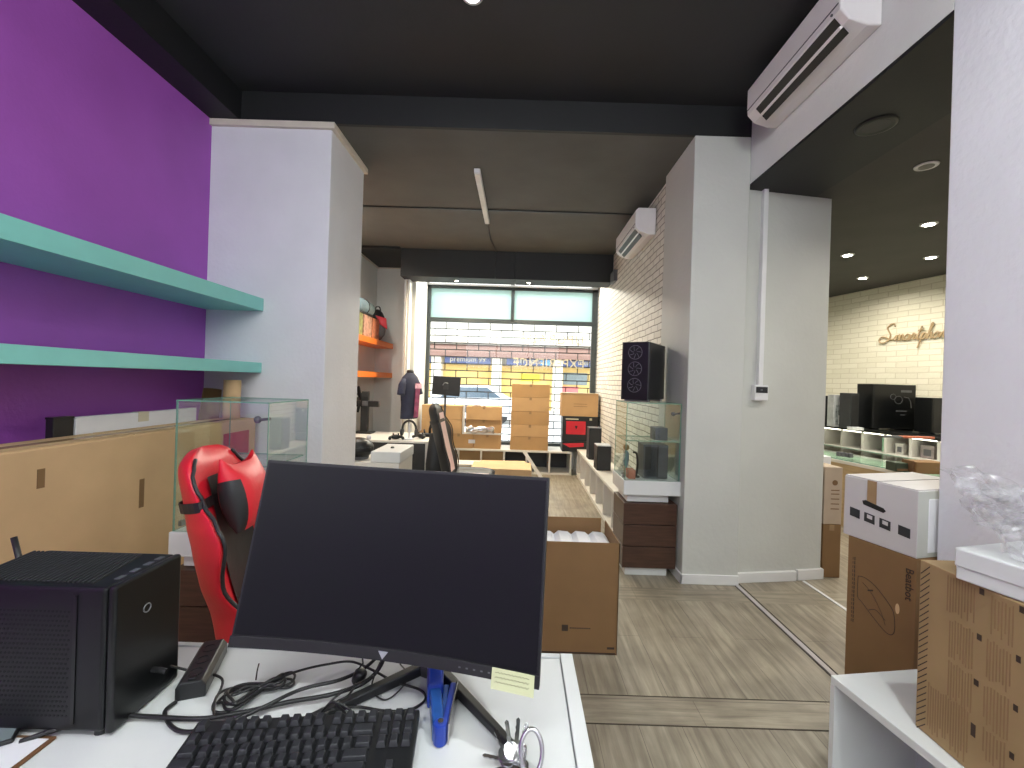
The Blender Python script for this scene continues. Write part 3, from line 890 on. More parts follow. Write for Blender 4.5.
key(13, 1.2, 2)
key(0, 2.2, 1.5)
for i in range(12): key(1.5 + i, 2.2, 1)
key(13.5, 2.2, 1.5)
key(0, 3.2, 1.75)
for i in range(11): key(1.75 + i, 3.2, 1)
key(12.75, 3.2, 2.25)
key(0, 4.2, 2.25)
for i in range(10): key(2.25 + i, 4.2, 1)
key(12.25, 4.2, 2.75)
x = 0
for u in (1.25, 1.25, 1.25, 6.25, 1.25, 1.25, 1.25, 1.25): key(x, 5.2, u); x += u
for y in (1.2, 2.2):
    for x in (15.25, 16.25, 17.25): key(x, y, 1)
for x, y in ((16.25, 4.2), (15.25, 5.2), (16.25, 5.2), (17.25, 5.2)): key(x, y, 1)

# ---- cables on the desk
def cable(label, pts, r, z=None):
    path = []
    for p in pts:
        path.append(F(p[0], p[1], p[2] if len(p) > 2 else .757))
    o = obj('cable', MB().tube(crom(path, 8), r, n=8), mRubber, smooth=True)
    return tag(o, label, 'cable')
cable('thick black cable running from the computer to the monitor stand', [(20, 742), (62, 728, .765), (110, 716, .765), (150, 717, .762), (200, 719, .76), (245, 712, .762), (290, 702, .765), (330, 695, .77), (362, 684, .775), (378, 670, .79), (388, 650, .84)], .0048)
cable('black cable bundled with ties, looping beside the power strip', [(176, 702, .757), (165, 712, .757), (172, 727, .757), (190, 732, .757), (225, 724, .765), (262, 708, .772), (300, 690, .772), (340, 680, .775), (365, 668, .78), (382, 652, .83)], .0042)
# coil
pts = [(157, 662, .825), (170, 666, .80), (190, 671, .772), (222, 679, .765)]
for k in range(6 * 14):
    t = 2 * PI * k / 14
    lap = k // 14
    x = 254 + (41 - 3.5 * lap + 3 * math.sin(lap * 2.1)) * math.cos(t + PI)
    y = 691 - .36 * (x - 254) + (8.5 - .8 * lap) * math.sin(2 * t + .5 * math.sin(lap * 1.7)) + 3 * math.sin(lap * 1.3) + 3.5 * math.sin(t)
    pts.append((x, y, .757 + .003 * lap + .0035 * math.sin(k * 1.1)))
pts += [(296, 672, .775), (330, 664, .765), (352, 662, .76), (372, 670, .765), (395, 682, .76), (420, 690, .757), (425, 700, .757), (410, 710, .757), (385, 711, .757), (355, 707, .757), (330, 712, .765), (318, 720, .775)]
cable('thin black cable wound into a loose coil in the middle of the desk', pts, .0029)
cable('thin black cable curling in front of the monitor stand', [(384, 655, .82), (376, 672, .778), (372, 690, .76), (385, 700, .757), (400, 690, .757), (408, 676, .757), (400, 664, .757)], .0018)
cable('thin black keyboard lead dropping to the keyboard', [(356, 684, .785), (348, 696, .782), (336, 703, .776), (344, 712, .772), (350, 724, .778), (346, 730, .789)], .0026)
cable('short black cable looping beside the keyboard lead', [(374, 676, .79), (340, 694, .79), (322, 712, .768), (334, 702, .79), (352, 712, .775), (358, 728, .789)], .0023)
tie = thing('cable_tie', 'black clump of cable ties holding the cables left of the stand', 'cable tie', tuple(F(357, 683, .757)))
obj('strap', MB().lathe([(.012, 0), (.016, .006), (.015, .028), (.009, .034)], 10, mx=Matrix.Rotation(R(20), 4, 'Y')), mRubber, tie, smooth=True)
obj('strap_tail', MB().tube([(0, 0, .03), (.012, .004, .045), (.008, .01, .055)], .0022), mRubber, tie)
tag(obj('cable_tie', MB().tube([F(256, 680, .765), F(257, 672, .785), F(259, 664, .79)], .0018, n=6), mRubber), 'black cable tie with its tail sticking up from the coil', 'cable tie')

# ---- stapler, standing on its side, open
st = thing('stapler', 'blue open stapler on the desk right of the keyboard', 'stapler', tuple(F(441, 752, .75)))
o0 = F(441, 752, .75)
st.location.z = .7505
def sl(px, py, z): return F(px, py, z) - o0
def bar(p0, p1, w0, w1, h0, h1, z):
    p0, p1 = Vector(p0), Vector(p1)
    d = (p1 - p0); d.z = 0; n_ = Vector((-d.y, d.x, 0)).normalized()
    mb = MB(); vs = []
    for p, w_, h in ((p0, w0, h0), (p1, w1, h1)):
        for s_, zz in ((-1, z), (1, z), (1, z + h), (-1, z + h)):
            vs.append(Vector((p.x, p.y, 0)) + n_ * (s_ * w_ / 2) + Vector((0, 0, zz)))
    return mb.add(vs, [(0, 1, 2, 3), (4, 5, 6, 7), (0, 1, 5, 4), (1, 2, 6, 5), (2, 3, 7, 6), (3, 0, 4, 7)])
A0, A1, B1 = sl(438, 744, .75), sl(433, 690, .75), sl(453, 702, .75)
obj('upper_arm', bar(A0, A1, .024, .026, .040, .050, .002), mBlue2, st, bevel=.004)
C1 = sl(435, 684, .75)
obj('arm_cap', bar(A0.lerp(A1, .60), C1, .036, .040, .056, .062, .0), mBlue, st, bevel=.006, seg=3)
obj('magazine', bar(A0 + Vector((.008, 0, 0)), sl(446, 700, .75), .010, .012, .034, .034, .002), mBlue2, st, bevel=.002)
obj('base_arm', bar(A0 + Vector((.012, -.004, 0)), B1, .012, .014, .040, .046, .0), mBlue, st, bevel=.003)
obj('metal_edge', bar(A0 + Vector((.021, -.004, 0)), B1 + Vector((.009, 0, 0)), .003, .003, .044, .05, .0), mSteel, st, bevel=.001)
obj('hinge', MB().cyl((A0.x + .004, A0.y, .002), (A0.x + .004, A0.y, .044), .014, n=14), mBlue, st, bevel=.002)
obj('hinge_pin', MB().cyl((A0.x + .004, A0.y, .04), (A0.x + .004, A0.y, .048), .006, n=12), mSteel, st)

# ---- bunch of keys
ky = thing('key_bunch', 'bunch of silver keys with carabiner at the front of the desk, by the monitor foot', 'keys', tuple(F(513, 765, .753)))
o0 = F(516, 762, .752)
def kp(px, py, h): return F(px, py, .752 + h) - o0
ring = [kp(530, 752, .03) + Vector((.016 * math.cos(t), .020 * math.sin(t) * .6, .024 * math.sin(t))) for t in [2 * PI * k / 24 for k in range(24)]]
obj('carabiner', MB().tube(ring, .0034, closed=True), mSteel, ky, smooth=True)
obj('key_ring', MB().tube([Vector((.004 + .016 * math.cos(t), .012 + .016 * math.sin(t), .010 + .004 * math.cos(t))) for t in [2 * PI * k / 24 for k in range(24)]], .0015, closed=True), mSteel, ky, smooth=True)
def keyblade(ang, tilt, l, loc, head=.011):
    mb = MB()
    mb.prism([(head * math.cos(t) * 1.05, head * math.sin(t)) for t in [2 * PI * k / 14 for k in range(14)]], -.001, .001)
    mb.prism([(head * .8, -.0032), (l, -.0032), (l + .003, 0), (l, .0032), (l * .8, .0024), (l * .72, .0036), (l * .6, .0022), (l * .5, .0035), (head * .8, .003)], -.0009, .0009)
    mx = Matrix.Translation(loc) @ Matrix.Rotation(ang, 4, 'Z') @ Matrix.Rotation(tilt, 4, 'Y')
    obj('key', xf(mb, mx), mSteel, ky)
keyblade(R(105), R(-35), .036, (-.004, .006, .016))
keyblade(R(85), R(-28), .038, (.004, .010, .016))
keyblade(R(120), R(-20), .034, (-.012, .004, .012))
keyblade(R(175), R(-6), .034, (-.01, -.002, .008))
keyblade(R(196), R(2), .034, (-.004, -.010, .006))
keyblade(R(70), R(-40), .036, (.010, .004, .014))
keyblade(R(-40), R(2), .032, (.012, -.006, .006))

ky.scale = (1.3, 1.3, 1.3)
# ---- folder, paper and phone bottom left
p0 = F(57, 738, .752); p1 = F(18, 768, .752); p2 = F(-10, 736, .752)
e1 = (p1 - p0).normalized() * .14; e2 = Vector((-e1.y, e1.x, 0)).normalized() * -.20
if e2.x > 0: e2 = -e2
def quad(c, a, b, h): 
    return MB().add([c, c + a, c + a + b, c + b, c + Vector((0, 0, h)), c + a + Vector((0, 0, h)), c + a + b + Vector((0, 0, h)), c + b + Vector((0, 0, h))],
                    [(0, 1, 2, 3), (4, 5, 6, 7), (0, 1, 5, 4), (1, 2, 6, 5), (2, 3, 7, 6), (3, 0, 4, 7)])
fo = thing('folder', 'brown edged folder holding white paper on the desk below the computer', 'folder', (p0.x, p0.y, .7505))
obj('cover', quad(Vector((0, 0, 0)), e1, e2, .005), mBrown, fo, bevel=.001)
obj('sheet', quad(e1.normalized() * .008 + e2.normalized() * .008 + Vector((0, 0, .0052)), e1 * .86, e2 * .92, .001), mPaper, fo)
ph = thing('phone', 'black phone lying at the lower left edge of the desk', 'phone', tuple(F(2, 744, .7575)), R(35))
obj('body', MB().box((-.12, -.010, 0), (.018, .05, .009)), mBlack, ph, bevel=.003)
obj('display', MB().box((-.115, -.006, .009), (.013, .046, .0095)), M('phone_glass', lin((120, 132, 134)), .1), ph)

# ---- huge TV carton and things on it
tv = thing('tv_carton', 'huge long cardboard box standing along the purple wall under the shelves', 'box', (-2.19, 1.15, 0))
obj('body', MB().box((0, 0, 0), (.23, 2.07, 1.165)), mKraft2, tv, bevel=.006)
obj('flap', MB().box((.005, .004, 1.165), (.225, 1.05, 1.169)), mKraft2, tv)
obj('flap', MB().box((.008, 1.06, 1.165), (.225, 2.06, 1.170)), mKraft2, tv)
obj('tape', MB().box((.10, -.001, 1.169), (.15, 2.071, 1.1705)), mTape, tv)
rl = obj('red_label', MB().box((.229, 1.72, .92), (.2312, 1.99, 1.09)), M('label_red', lin((176, 62, 52)), .6, var=.15, vscale=14), tv)
for yy, zz, hh in ((.61, 1.0, .08), (1.09, .78, .15)):
    obj('handle_slot', MB().box((.2285, yy, zz), (.2312, yy + .03, zz + hh)), mKraft3, tv, bevel=.001)
wp = thing('flat_white_carton', 'flat white box standing between the huge carton and the purple wall', 'box', (-2.232, 2.14, 0))
obj('body', MB().box((0, 0, 0), (.035, .80, 1.255)), mPaper, wp, bevel=.004)
obj('tape', MB().box((-.001, .35, 1.2), (.036, .42, 1.2565)), mVinyl, wp)
bb_ = thing('black_carton', 'narrow black box standing against the purple wall beside the flat white box', 'box', (-2.235, 2.035, 0))
obj('body', MB().box((0, 0, 0), (.038, .095, 1.252)), mBlack, bb_, bevel=.003)
obj('lid', MB().box((-.001, -.001, 1.252), (.039, .096, 1.262)), mBlackG, bb_)
cu = thing('cardboard_tube', 'upright beige cardboard tube on the huge carton in the corner', 'tube', (-2.085, 3.13, 1.171))
obj('tube', MB().lathe([(.052, 0), (.055, .002), (.055, .278), (.048, .278), (.047, .02)], 24), mKraft2, cu, smooth=True)
cs = MB()
cs.grid(lambda u, v: Vector((.075 * math.cos(PI * (.15 + 1.1 * u)) * (1 - .25 * v), .05 * math.sin(PI * (.15 + 1.1 * u)), v * .42)), 18, 6)
cc = obj('curled_cardboard', cs, mKraft3, solid=.004, smooth=True, loc=(-2.30, 3.17, .96), rot=(0, R(6), 0))
tag(cc, 'dark curled piece of cardboard leaning beside the beige tube', 'cardboard')

# ---- display cabinets
def make_cabinet(label, loc, knob_side=1):
    t = thing('display_cabinet', label, 'display cabinet', loc, 0, 'glass display cabinets')
    w_, d_ = .43, .38
    obj('plinth', MB().box((.03, .03, 0), (.36, .33, .065)), mWL, t, bevel=.003)
    for k in range(3):
        dr = obj('drawer', MB().box((0, .0, .068 + k * .171), (.42, .36, .068 + k * .171 + .165)), mWood, t, bevel=.003)
    obj('pedestal', MB().box((.03, .035, .58), (.36, .33, .642)), mWL, t, bevel=.003)
    obj('top_slab', MB().box((-.008, -.012, .642), (w_ + .012, d_ + .01, .755)), mWL, t, bevel=.004)
    z0, z1, g_ = .756, 1.362, .006
    pr = [((0, 0, z0), (w_, g_, z1)), ((0, d_ - g_, z0), (w_, d_, z1)), ((0, g_, z0), (g_, d_ - g_, z1)), ((w_ - g_, g_, z0), (w_, d_ - g_, z1)), ((0, 0, z1), (w_, d_, z1 + g_)), ((g_, g_ + .02, 1.06), (w_ - g_, d_ - g_ - .02, 1.066))]
    for i, (a, b) in enumerate(pr):
        th_ = [1, 1, 0, 0, 2, 2][i]   # thin axis
        mi = {1: [1, 1, 0, 1, 0, 1], 0: [1, 1, 1, 0, 1, 0], 2: [0, 0, 1, 1, 1, 1]}[th_]
        obj('glass_shelf' if i == 5 else 'glass_pane', MB().box(a, b, mi), [mGlass, mGlassE], t)
    obj('lock', MB().cyl((w_ - .006, .03, 1.29), (w_ - .045, .02, 1.285), .007, n=10).ball((w_ - .06, .018, 1.285), .017), mDark2, t, smooth=True)
    obj('hinge_clip', MB().box((-.006, .04, .765), (.012, .07, .79)), mGrey, t, bevel=.002)
    return t
make_cabinet('glass display cabinet on dark drawers behind the red gaming chair', (-1.59, 2.0, 0))
make_cabinet('glass display cabinet on dark drawers beside the white pillar, under the black tower', (.855, 3.38, 0))

def make_tower(name, label, loc, rz, w_=.23, d_=.45, h=.49, glass=False, group=None, fans=3):
    """front (fans) at x=0 facing -x, side panel at y=0 facing -y"""
    t = thing(name, label, 'computer', loc, rz, group)
    obj('shell', MB().box((.012, 0, .02), (d_, w_, h)), mBlack, t, bevel=.005)
    obj('front_panel', MB().box((0, .004, .014), (.014, w_ - .004, h)), mBlackG, t, bevel=.004)
    for k in range(fans):
        zc = h - .085 - k * (.135 * h / .49)
        if zc < .06: break
        f = MB().tube([(-.0015, w_ / 2 + .056 * math.cos(a), zc + .056 * math.sin(a)) for a in [2 * PI * i / 28 for i in range(28)]], .0022, closed=True)
        for q in range(7):
            a = 2 * PI * q / 7
            f.tube([(-.0012, w_ / 2 + r_ * math.cos(a + r_ * 9), zc + r_ * math.sin(a + r_ * 9)) for r_ in (.014, .03, .05)], .0022, n=5)
        obj('fan', f, mDark2, t)
    if glass:
        obj('side_glass', MB().box((.02, -.004, .035), (d_ - .015, 0.0, h - .012)), mBlackG, t, bevel=.001)
        ins = MB()
        ins.tube([(.33 + .05 * math.cos(a), -.006, .40 + .05 * math.sin(a)) for a in [2 * PI * i / 20 for i in range(20)]], .003, closed=True)
        ins.tube([(.40, -.006, .44), (.46, -.006, .43), (.49, -.006, .38), (.5, -.006, .3)], .004)
        ins.box((.36, -.0065, .50), (.50, -.005, .53)); ins.box((.3, -.0065, .25), (.44, -.005, .262)); ins.box((.36, -.0065, .2), (.42, -.005, .21))
        ins.tube([(.26 + .035 * math.cos(a), -.006, .44 + .035 * math.sin(a)) for a in [2 * PI * i / 20 for i in range(20)]], .0025, closed=True)
        obj('visible_parts', ins, mDark2, t)
    for x in (.05, d_ - .06):
        obj('foot', MB().box((x, .015, 0), (x + .05, w_ - .015, .021)), mGrey if not glass else mBlack, t, bevel=.002)
    return t
make_tower('computer_tower', 'black computer tower with fans standing on top of the glass display cabinet', (1.03, 3.42, 1.37), R(56), h=.485)

# things in the right display cabinet
t = carton('speaker_box', 'small dark grey box on the glass shelf of the cabinet by the pillar', 'box', (1.11, 3.46, 1.0665), 0, .10, .14, .10, mDark2, tape=False)
t = thing('speaker', 'tall dark grey speaker inside the glass cabinet by the pillar', 'speaker', (1.02, 3.46, .757))
obj('body', MB().box((0, 0, 0), (.20, .18, .27)), mDark2, t, bevel=.006)
obj('grille', MB().box((.012, -.004, .015), (.12, .0, .255)), mDark, t, bevel=.003)
t = thing('figurine', 'small grey standing figurine inside the glass cabinet by the pillar', 'figurine', (.915, 3.6, .757))
obj('body', MB().lathe([(.018, 0), (.014, .06), (.026, .13), (.022, .18), (.008, .2)], 12), mGreyFab, t, smooth=True)
obj('head', MB().ball((0, 0, .225), .026), mKraft, t, smooth=True)
obj('base', MB().lathe([(.035, 0), (.035, .008)], 16), mBlack, t)
t = carton('phone_box', 'small orange brown box at the bottom of the glass cabinet by the pillar', 'box', (.895, 3.42, .757), 0, .055, .1, .07, M('box_tan_red', lin((176, 110, 84)), .6), tape=False)
t = thing('headset', 'black headset stand inside the glass cabinet by the pillar', 'headset', (.975, 3.5, .757))
obj('arm', MB().tube(crom([(0, 0, .0), (.01, 0, .1), (.0, 0, .19), (-.03, 0, .2)], 5), .009), mBlack, t, smooth=True)
obj('foot', MB().lathe([(.03, 0), (.03, .01)], 16), mBlack, t)

# ---- gaming chair
def make_chair(label, loc, rz, mMain, mAcc, scale=1.0, recline=14, pillow=True, arms=True, wk=1.0):
    t = thing('gaming_chair', label, 'chair', loc, rz, 'gaming chairs')
    t.scale = (scale,) * 3
    # base
    st_ = MB()
    for k in range(5):
        a = 2 * PI * k / 5 + .3
        d = Vector((math.cos(a), math.sin(a), 0))
        leg = MB().tube([Vector((0, 0, .115)) + d * .03, Vector((0, 0, .10)) + d * .18, Vector((0, 0, .075)) + d * .31], .024, n=8, rf=lambda q: 1.1 - .4 * q)
        lo = obj('base_leg', leg, mBlack, t, smooth=True)
        obj('caster', MB().cyl(d * .31 + Vector((-d.y * .02, d.x * .02, .03)), d * .31 + Vector((d.y * .02, -d.x * .02, .03)), .03, n=14), mDark, lo)
    obj('gas_lift', MB().cyl((0, 0, .09), (0, 0, .42), .028, .022, n=14), mDark, t, smooth=True)
    obj('tilt_plate', MB().box((-.12, -.14, .40), (.12, .12, .43)), mBlack, t, bevel=.01)
    # seat with raised bolsters; faces -y
    def seat(u, v):
        x = (u * 2 - 1) * .27; y = .22 - v * .50
        edge = abs(u * 2 - 1)
        h = .485 + .045 * max(0, (edge - .62) / .38) ** 1.2 * (1 - max(0, v - .7)) - .03 * max(0, v - .88) * 6
        return Vector((x, y, h))
    s_ = MB(); n_u, n_v = 15, 11
    vs = [seat(i / (n_u - 1), j / (n_v - 1)) for j in range(n_v) for i in range(n_u)]
    vb = [Vector((v.x * .93, v.y * .95, .43)) for v in vs]
    N = len(vs); fs = []
    for j in range(n_v - 1):
        for i in range(n_u - 1):
            a_ = j * n_u + i
            fs.append((a_, a_ + 1, a_ + n_u + 1, a_ + n_u)); fs.append((N + a_, N + a_ + n_u, N + a_ + n_u + 1, N + a_ + 1))
    rim = [i for i in range(n_u)] + [j * n_u + n_u - 1 for j in range(1, n_v)] + [(n_v - 1) * n_u + i for i in range(n_u - 2, -1, -1)] + [j * n_u for j in range(n_v - 2, 0, -1)]
    for k in range(len(rim)):
        a_, b_ = rim[k], rim[(k + 1) % len(rim)]
        fs.append((a_, b_, N + b_, N + a_))
    s_.add(vs + vb, fs)
    obj('seat', s_, mMain, t, smooth=True, bevel=0)
    obj('seat_panel', MB().grid(lambda u, v: Vector(((u * 2 - 1) * .13, .20 - v * .42, .4885)), 6, 8), mAcc, t)
    # backrest
    rc = Matrix.Translation((0, .22, .47)) @ Matrix.Rotation(R(-recline), 4, 'X')
    K = [(0, .235), (.12, .245), (.28, .235), (.42, .25), (.55, .275), (.64, .275), (.72, .235), (.80, .19), (.90, .165), (.97, .125), (1.0, .05)]
    def wid(v):
        for (a0, w0), (a1, w1) in zip(K, K[1:]):
            if v <= a1:
                q = (v - a0) / (a1 - a0); q = q * q * (3 - 2 * q)
                return w0 + (w1 - w0) * q
        return K[-1][1]
    def wing(v):
        return .04 + wk * (.125 * math.exp(-((v - .60) / .17) ** 2) + .13 * math.exp(-((v - .20) / .19) ** 2))
    HB = .83
    def ring(v, n=28):
        w_ = wid(v); out = []
        tk = .055 * (1 if v < .93 else max(.25, 1 - (v - .93) * 9))
        for k in range(n):
            a_ = 2 * PI * k / n
            u = math.cos(a_); e = abs(u)
            yy = -wing(v) * e ** 2.6
            th_ = tk * (.5 + .5 * (1 - e ** 4)) * math.copysign(abs(math.sin(a_)) ** .7, math.sin(a_))
            out.append(rc @ Vector((u * w_, yy + th_, v * HB)))
        return out
    b_ = MB(); rows = 30; n = 28
    vs = []
    for j in range(rows): vs += ring(j / (rows - 1))
    fs = [(j * n + i, j * n + (i + 1) % n, (j + 1) * n + (i + 1) % n, (j + 1) * n + i) for j in range(rows - 1) for i in range(n)]
    fs += [tuple(reversed(range(n))), tuple(range((rows - 1) * n, rows * n))]
    b_.add(vs, fs)
    bk = obj('backrest', b_, mMain, t, smooth=True, subsurf=1)
    # dark centre panel and piping on the front, along the shoulder wings
    cp = MB().grid(lambda u, v: rc @ Vector(((u * 2 - 1) * .11, -.059 - wing(.06 + .8 * v) * abs((u * 2 - 1) * .11 / wid(.06 + .8 * v)) ** 2.6, (.06 + .8 * v) * HB)), 8, 14)
    obj('centre_panel', cp, mAcc, t, smooth=True)
    for s0 in (-1, 1):
        pth = [rc @ Vector((s0 * wid(v) * (1.0 if v < .9 else .9), -wing(v) - .002 - .012, v * HB)) for v in [i / 40 * .93 + .02 for i in range(41)]]
        obj('piping', MB().tube(pth, .0065, n=6), mBlkL, t, smooth=True)
    # belt slot strap round the wing
    sp = []
    for k in range(28):
        a_ = 2 * PI * k / 28
        v = .755; u = math.cos(a_); w_ = wid(v) * 1.02
        yy = -wing(v) * abs(u) ** 2.6; th_ = .060 * (.5 + .5 * (1 - abs(u) ** 4)) * math.copysign(abs(math.sin(a_)) ** .7, math.sin(a_))
        for dz in (-.018, .018):
            sp.append(rc @ Vector((u * w_, yy + th_ * 1.08, v * HB + dz)))
    obj('strap', MB().add(sp, [(2 * k, 2 * ((k + 1) % 28), 2 * ((k + 1) % 28) + 1, 2 * k + 1) for k in range(28)]), mBlkL, t, solid=.004)
    if pillow:
        def pil(u, v):
            a_ = 2 * PI * u
            s = .5 - .5 * math.cos(PI * min(1, max(0, v))) 
            z = (v - .5) * .25
            env = math.sin(PI * min(.985, max(.015, v))) ** .45
            cx = math.cos(a_); cy = math.sin(a_)
            wx = .125 * (1 + .10 * abs(2 * v - 1) ** 3) * math.copysign(abs(cx) ** .6, cx) * (.80 + .20 * env)
            wy = .062 * math.copysign(abs(cy) ** .9, cy) * env
            ear = .035 * abs(cx) ** 3 * max(0, v - .7) / .3
            return rc @ Vector((wx, -.135 + wy, .735 * HB + z + ear))
        pm = MB().grid(pil, 28, 14, closed_u=True)
        pm.mi = [1 if ((i % 28) in (26, 27, 0, 1, 2, 11, 12, 13, 14, 15, 16, 17, 25, 24)) and (i // 28) < 10 else 0 for i in range(len(pm.mi))]
        obj('headrest_pillow', pm, [mMain, mBlkL], t, smooth=True)
    for s0 in ((-1, 1) if arms else ()):
        ar = obj('armrest', MB().box((s0 * .34 - .045, -.20, .66), (s0 * .34 + .045, .08, .69)), mBlack, t, bevel=.012, seg=3)
        obj('armrest_post', MB().tube([(s0 * .33, -.05, .66), (s0 * .335, -.04, .50), (s0 * .27, -.03, .43), (s0 * .1, -.02, .42)], .018, n=8), mDark, ar, smooth=True)
    return t
make_chair('red gaming chair with black strap behind the large monitor', (-.80, 1.66, 0), R(96), mRed, mBlkL, scale=.955)
make_chair('black gaming chair with pale front stripe in the rear, in front of the cartons', (-.52, 4.65, 0), R(88), mBlkL, M('pale_pink_leather', lin((226, 196, 192)), .5), .97, pillow=False, arms=False, wk=.35)

# ---- open carton and low bench in the middle
oc = thing('open_carton', 'tall open brown cardboard box in the middle of the floor behind the monitor', 'box', (-.02, 2.39, 0))
bx = MB()
Wc, Lc, Hc, tk = .61, .40, .62, .005
bx.box((0, 0, 0), (Wc, tk, Hc)).box((0, 0, 0), (tk, Lc, Hc)).box((Wc - tk, 0, 0), (Wc, Lc, Hc)).box((0, 0, 0), (Wc, Lc, tk))
obj('body', bx, mKraft3, oc)
obj('rear_wall', MB().box((0, Lc - tk, 0), (Wc - .03, Lc, .635)), mKraft3, oc)
ct = MB()
for k in range(5):
    x = .05 + k * .11
    ct.prism([(x, .535), (x + .03, .56), (x + .09, .555), (x + .11, .54), (x + .11, .35), (x, .35)], .05, .36, 'y')
obj('packing_paper', ct, mPaper, oc)
pr = MB().box((.30, -.0008, .125), (.335, .0005, .16))
for k in range(9): pr.box((.345 + k * .013, -.0008, .140), (.355 + k * .013, .0005, .146))
pr.box((.555, -.0008, .03), (.595, .0005, .042)).box((.05, -.0008, .004), (.60, .0005, .010))
obj('print', pr, mInk, oc)
lb = thing('low_bench', 'low white bench board with black edge behind the open carton', 'bench', (-.35, 3.0, 0))
obj('top', MB().prism([(0, 0), (.60, 0), (.585, .42), (0, .42)], .42, .445), mWL, lb, bevel=.002)
obj('edge', MB().prism([(.60, 0), (.612, 0), (.597, .42), (.585, .42)], .415, .447), mBlack, lb)
for x in (.03, .54):
    obj('panel_leg', MB().box((x, .03, 0), (x + .02, .39, .42)), mWL, lb)

# ---- right foreground group
cb = thing('storage_cube', 'white open storage unit in the lower right corner under the printed carton', 'storage unit', (1.19, 1.595, 0), R(8))
Wq, Lq, Hq = .37, .95, .45
obj('top', MB().box((0, -Lq, Hq - .028), (Wq, 0, Hq)), mWL, cb, bevel=.002)
obj('bottom', MB().box((0, -Lq, 0), (Wq, 0, .028)), mWL, cb, bevel=.002)
obj('end_panel', MB().box((0, -.018, .028), (Wq, 0, Hq - .028)), mWL, cb)
obj('end_panel', MB().box((0, -Lq, .028), (Wq, -Lq + .018, Hq - .028)), mWL, cb)
obj('divider', MB().box((.01, -Lq / 2 - .009, .028), (Wq, -Lq / 2 + .009, Hq - .028)), mWL, cb)
obj('back_panel', MB().box((Wq - .01, -Lq + .018, .028), (Wq, -.018, Hq - .028)), mGreyIn, cb)

pcx = thing('printed_carton', 'tan cardboard box covered in fine print on the white storage unit', 'box', (1.29, .74, .452))
obj('body', MB().box((0, 0, 0), (.40, .624, .526)), mKraft, pcx, bevel=.003)
prn = MB()
O_ = Vector((1.29, .74, .452))
def q2(px, py):
    v = onX(px, py, 1.29) - O_
    return v.y, v.z
def zz(x, y): return 915 + x / 3.88, 570 + y / 3.88
for (x0, y0, x1, y1) in ((125, 40, 240, 190), (132, 210, 232, 370), (127, 375, 227, 540), (48, 490, 212, 700), (295, 120, 392, 285), (277, 290, 380, 460), (265, 470, 372, 640), (262, 640, 358, 768)):
    ya, za = q2(*zz(x0, (y0 + y1) / 2 - 20)); yb, zb = q2(*zz(x1, (y0 + y1) / 2 + 20))
    _, zt = q2(*zz((x0 + x1) / 2, y0)); _, zl = q2(*zz((x0 + x1) / 2, y1))
    nln = max(6, int(abs(yb - ya) / .0075))
    for k in range(nln):
        y = ya + (yb - ya) * k / nln
        top = zt - .01 * random.random(); bot = zl + (zt - zl) * .3 * random.random() ** 2
        prn.box((-.0007, y, bot), (.0004, y - .0032, top))
obj('fine_print', prn, M('fine_print_ink', lin((142, 114, 80)), .8), pcx)
sq = MB()
for (x, y, h) in ((260, 85, 24), (415, 155, 26), (250, 262, 24), (238, 438, 24), (402, 347, 26), (391, 537, 26), (226, 622, 50), (376, 722, 26)):
    y0, z0 = q2(*zz(x - 9, y)); y1, z1 = q2(*zz(x + 9, y))
    _, zt = q2(*zz(x, y - h / 2)); _, zb = q2(*zz(x, y + h / 2))
    sq.box((-.0009, y0, zb), (.0004, y1, zt))
obj('print_marks', sq, mInk, pcx)
hz = MB()
for k in range(26):
    z = .495 - k * .0195
    hz.add([(-.0009, .620, z - .010), (-.0009, .620, z - .014), (-.0009, .590, z + .020), (-.0009, .590, z + .024)], [(0, 1, 2, 3)])
obj('hatched_strip', hz, mInk, pcx)
obj('tape', MB().box((.17, -.001, .50), (.22, .625, .5268)), mTape, pcx)

tb = thing('tall_carton', 'brown cardboard box with robot drawing standing in the passage under the printer box', 'box', (1.57, 2.02, 0), R(14.5))
obj('body', MB().box((0, -.28, 0), (.42, 0, .83)), mKraft3, tb, bevel=.003)
obj('lettering', xf(text_mb('Beatbot', .042, .0006, 'LEFT'), XM(-.001, -.243, .782) @ FACE_NX @ Matrix.Rotation(R(-90), 4, 'Z')), mInk, tb)
dr = MB()
def DP(u, v): return Vector((-.0006, -u, v))
dr.tube(crom([DP(.05, .66), DP(.08, .665), (DP(.13, .645)), DP(.19, .59), DP(.205, .55), DP(.205, .49), DP(.18, .47), DP(.13, .50), DP(.07, .55), DP(.05, .57), DP(.05, .66)], 6), .0013, n=4)
dr.tube(crom([DP(.07, .64), DP(.11, .61), DP(.15, .55), DP(.17, .50)], 6), .0009, n=4)
dr.tube(crom([DP(.10, .53), DP(.13, .545), DP(.17, .52)], 6), .0012, n=4)
dr.tube([DP(.095, .615), DP(.115, .625)], .003, n=5)
obj('robot_drawing', dr, mInk, tb)
vt_ = MB()
for k in range(16): vt_.box((-.0006, -.035, .44 + k * .019), (.0004, -.031, .455 + k * .019)).box((-.0006, -.026, .44 + k * .019), (.0004, -.0235, .452 + k * .019))
obj('small_print', vt_, mInk, tb)
obj('blank_sticker', MB().prism([(-.215 + .008 * math.cos(a), .595 + .022 * math.sin(a)) for a in [2 * PI * k / 16 for k in range(16)]], -.0008, .0003, 'x'), mKraft2, tb)

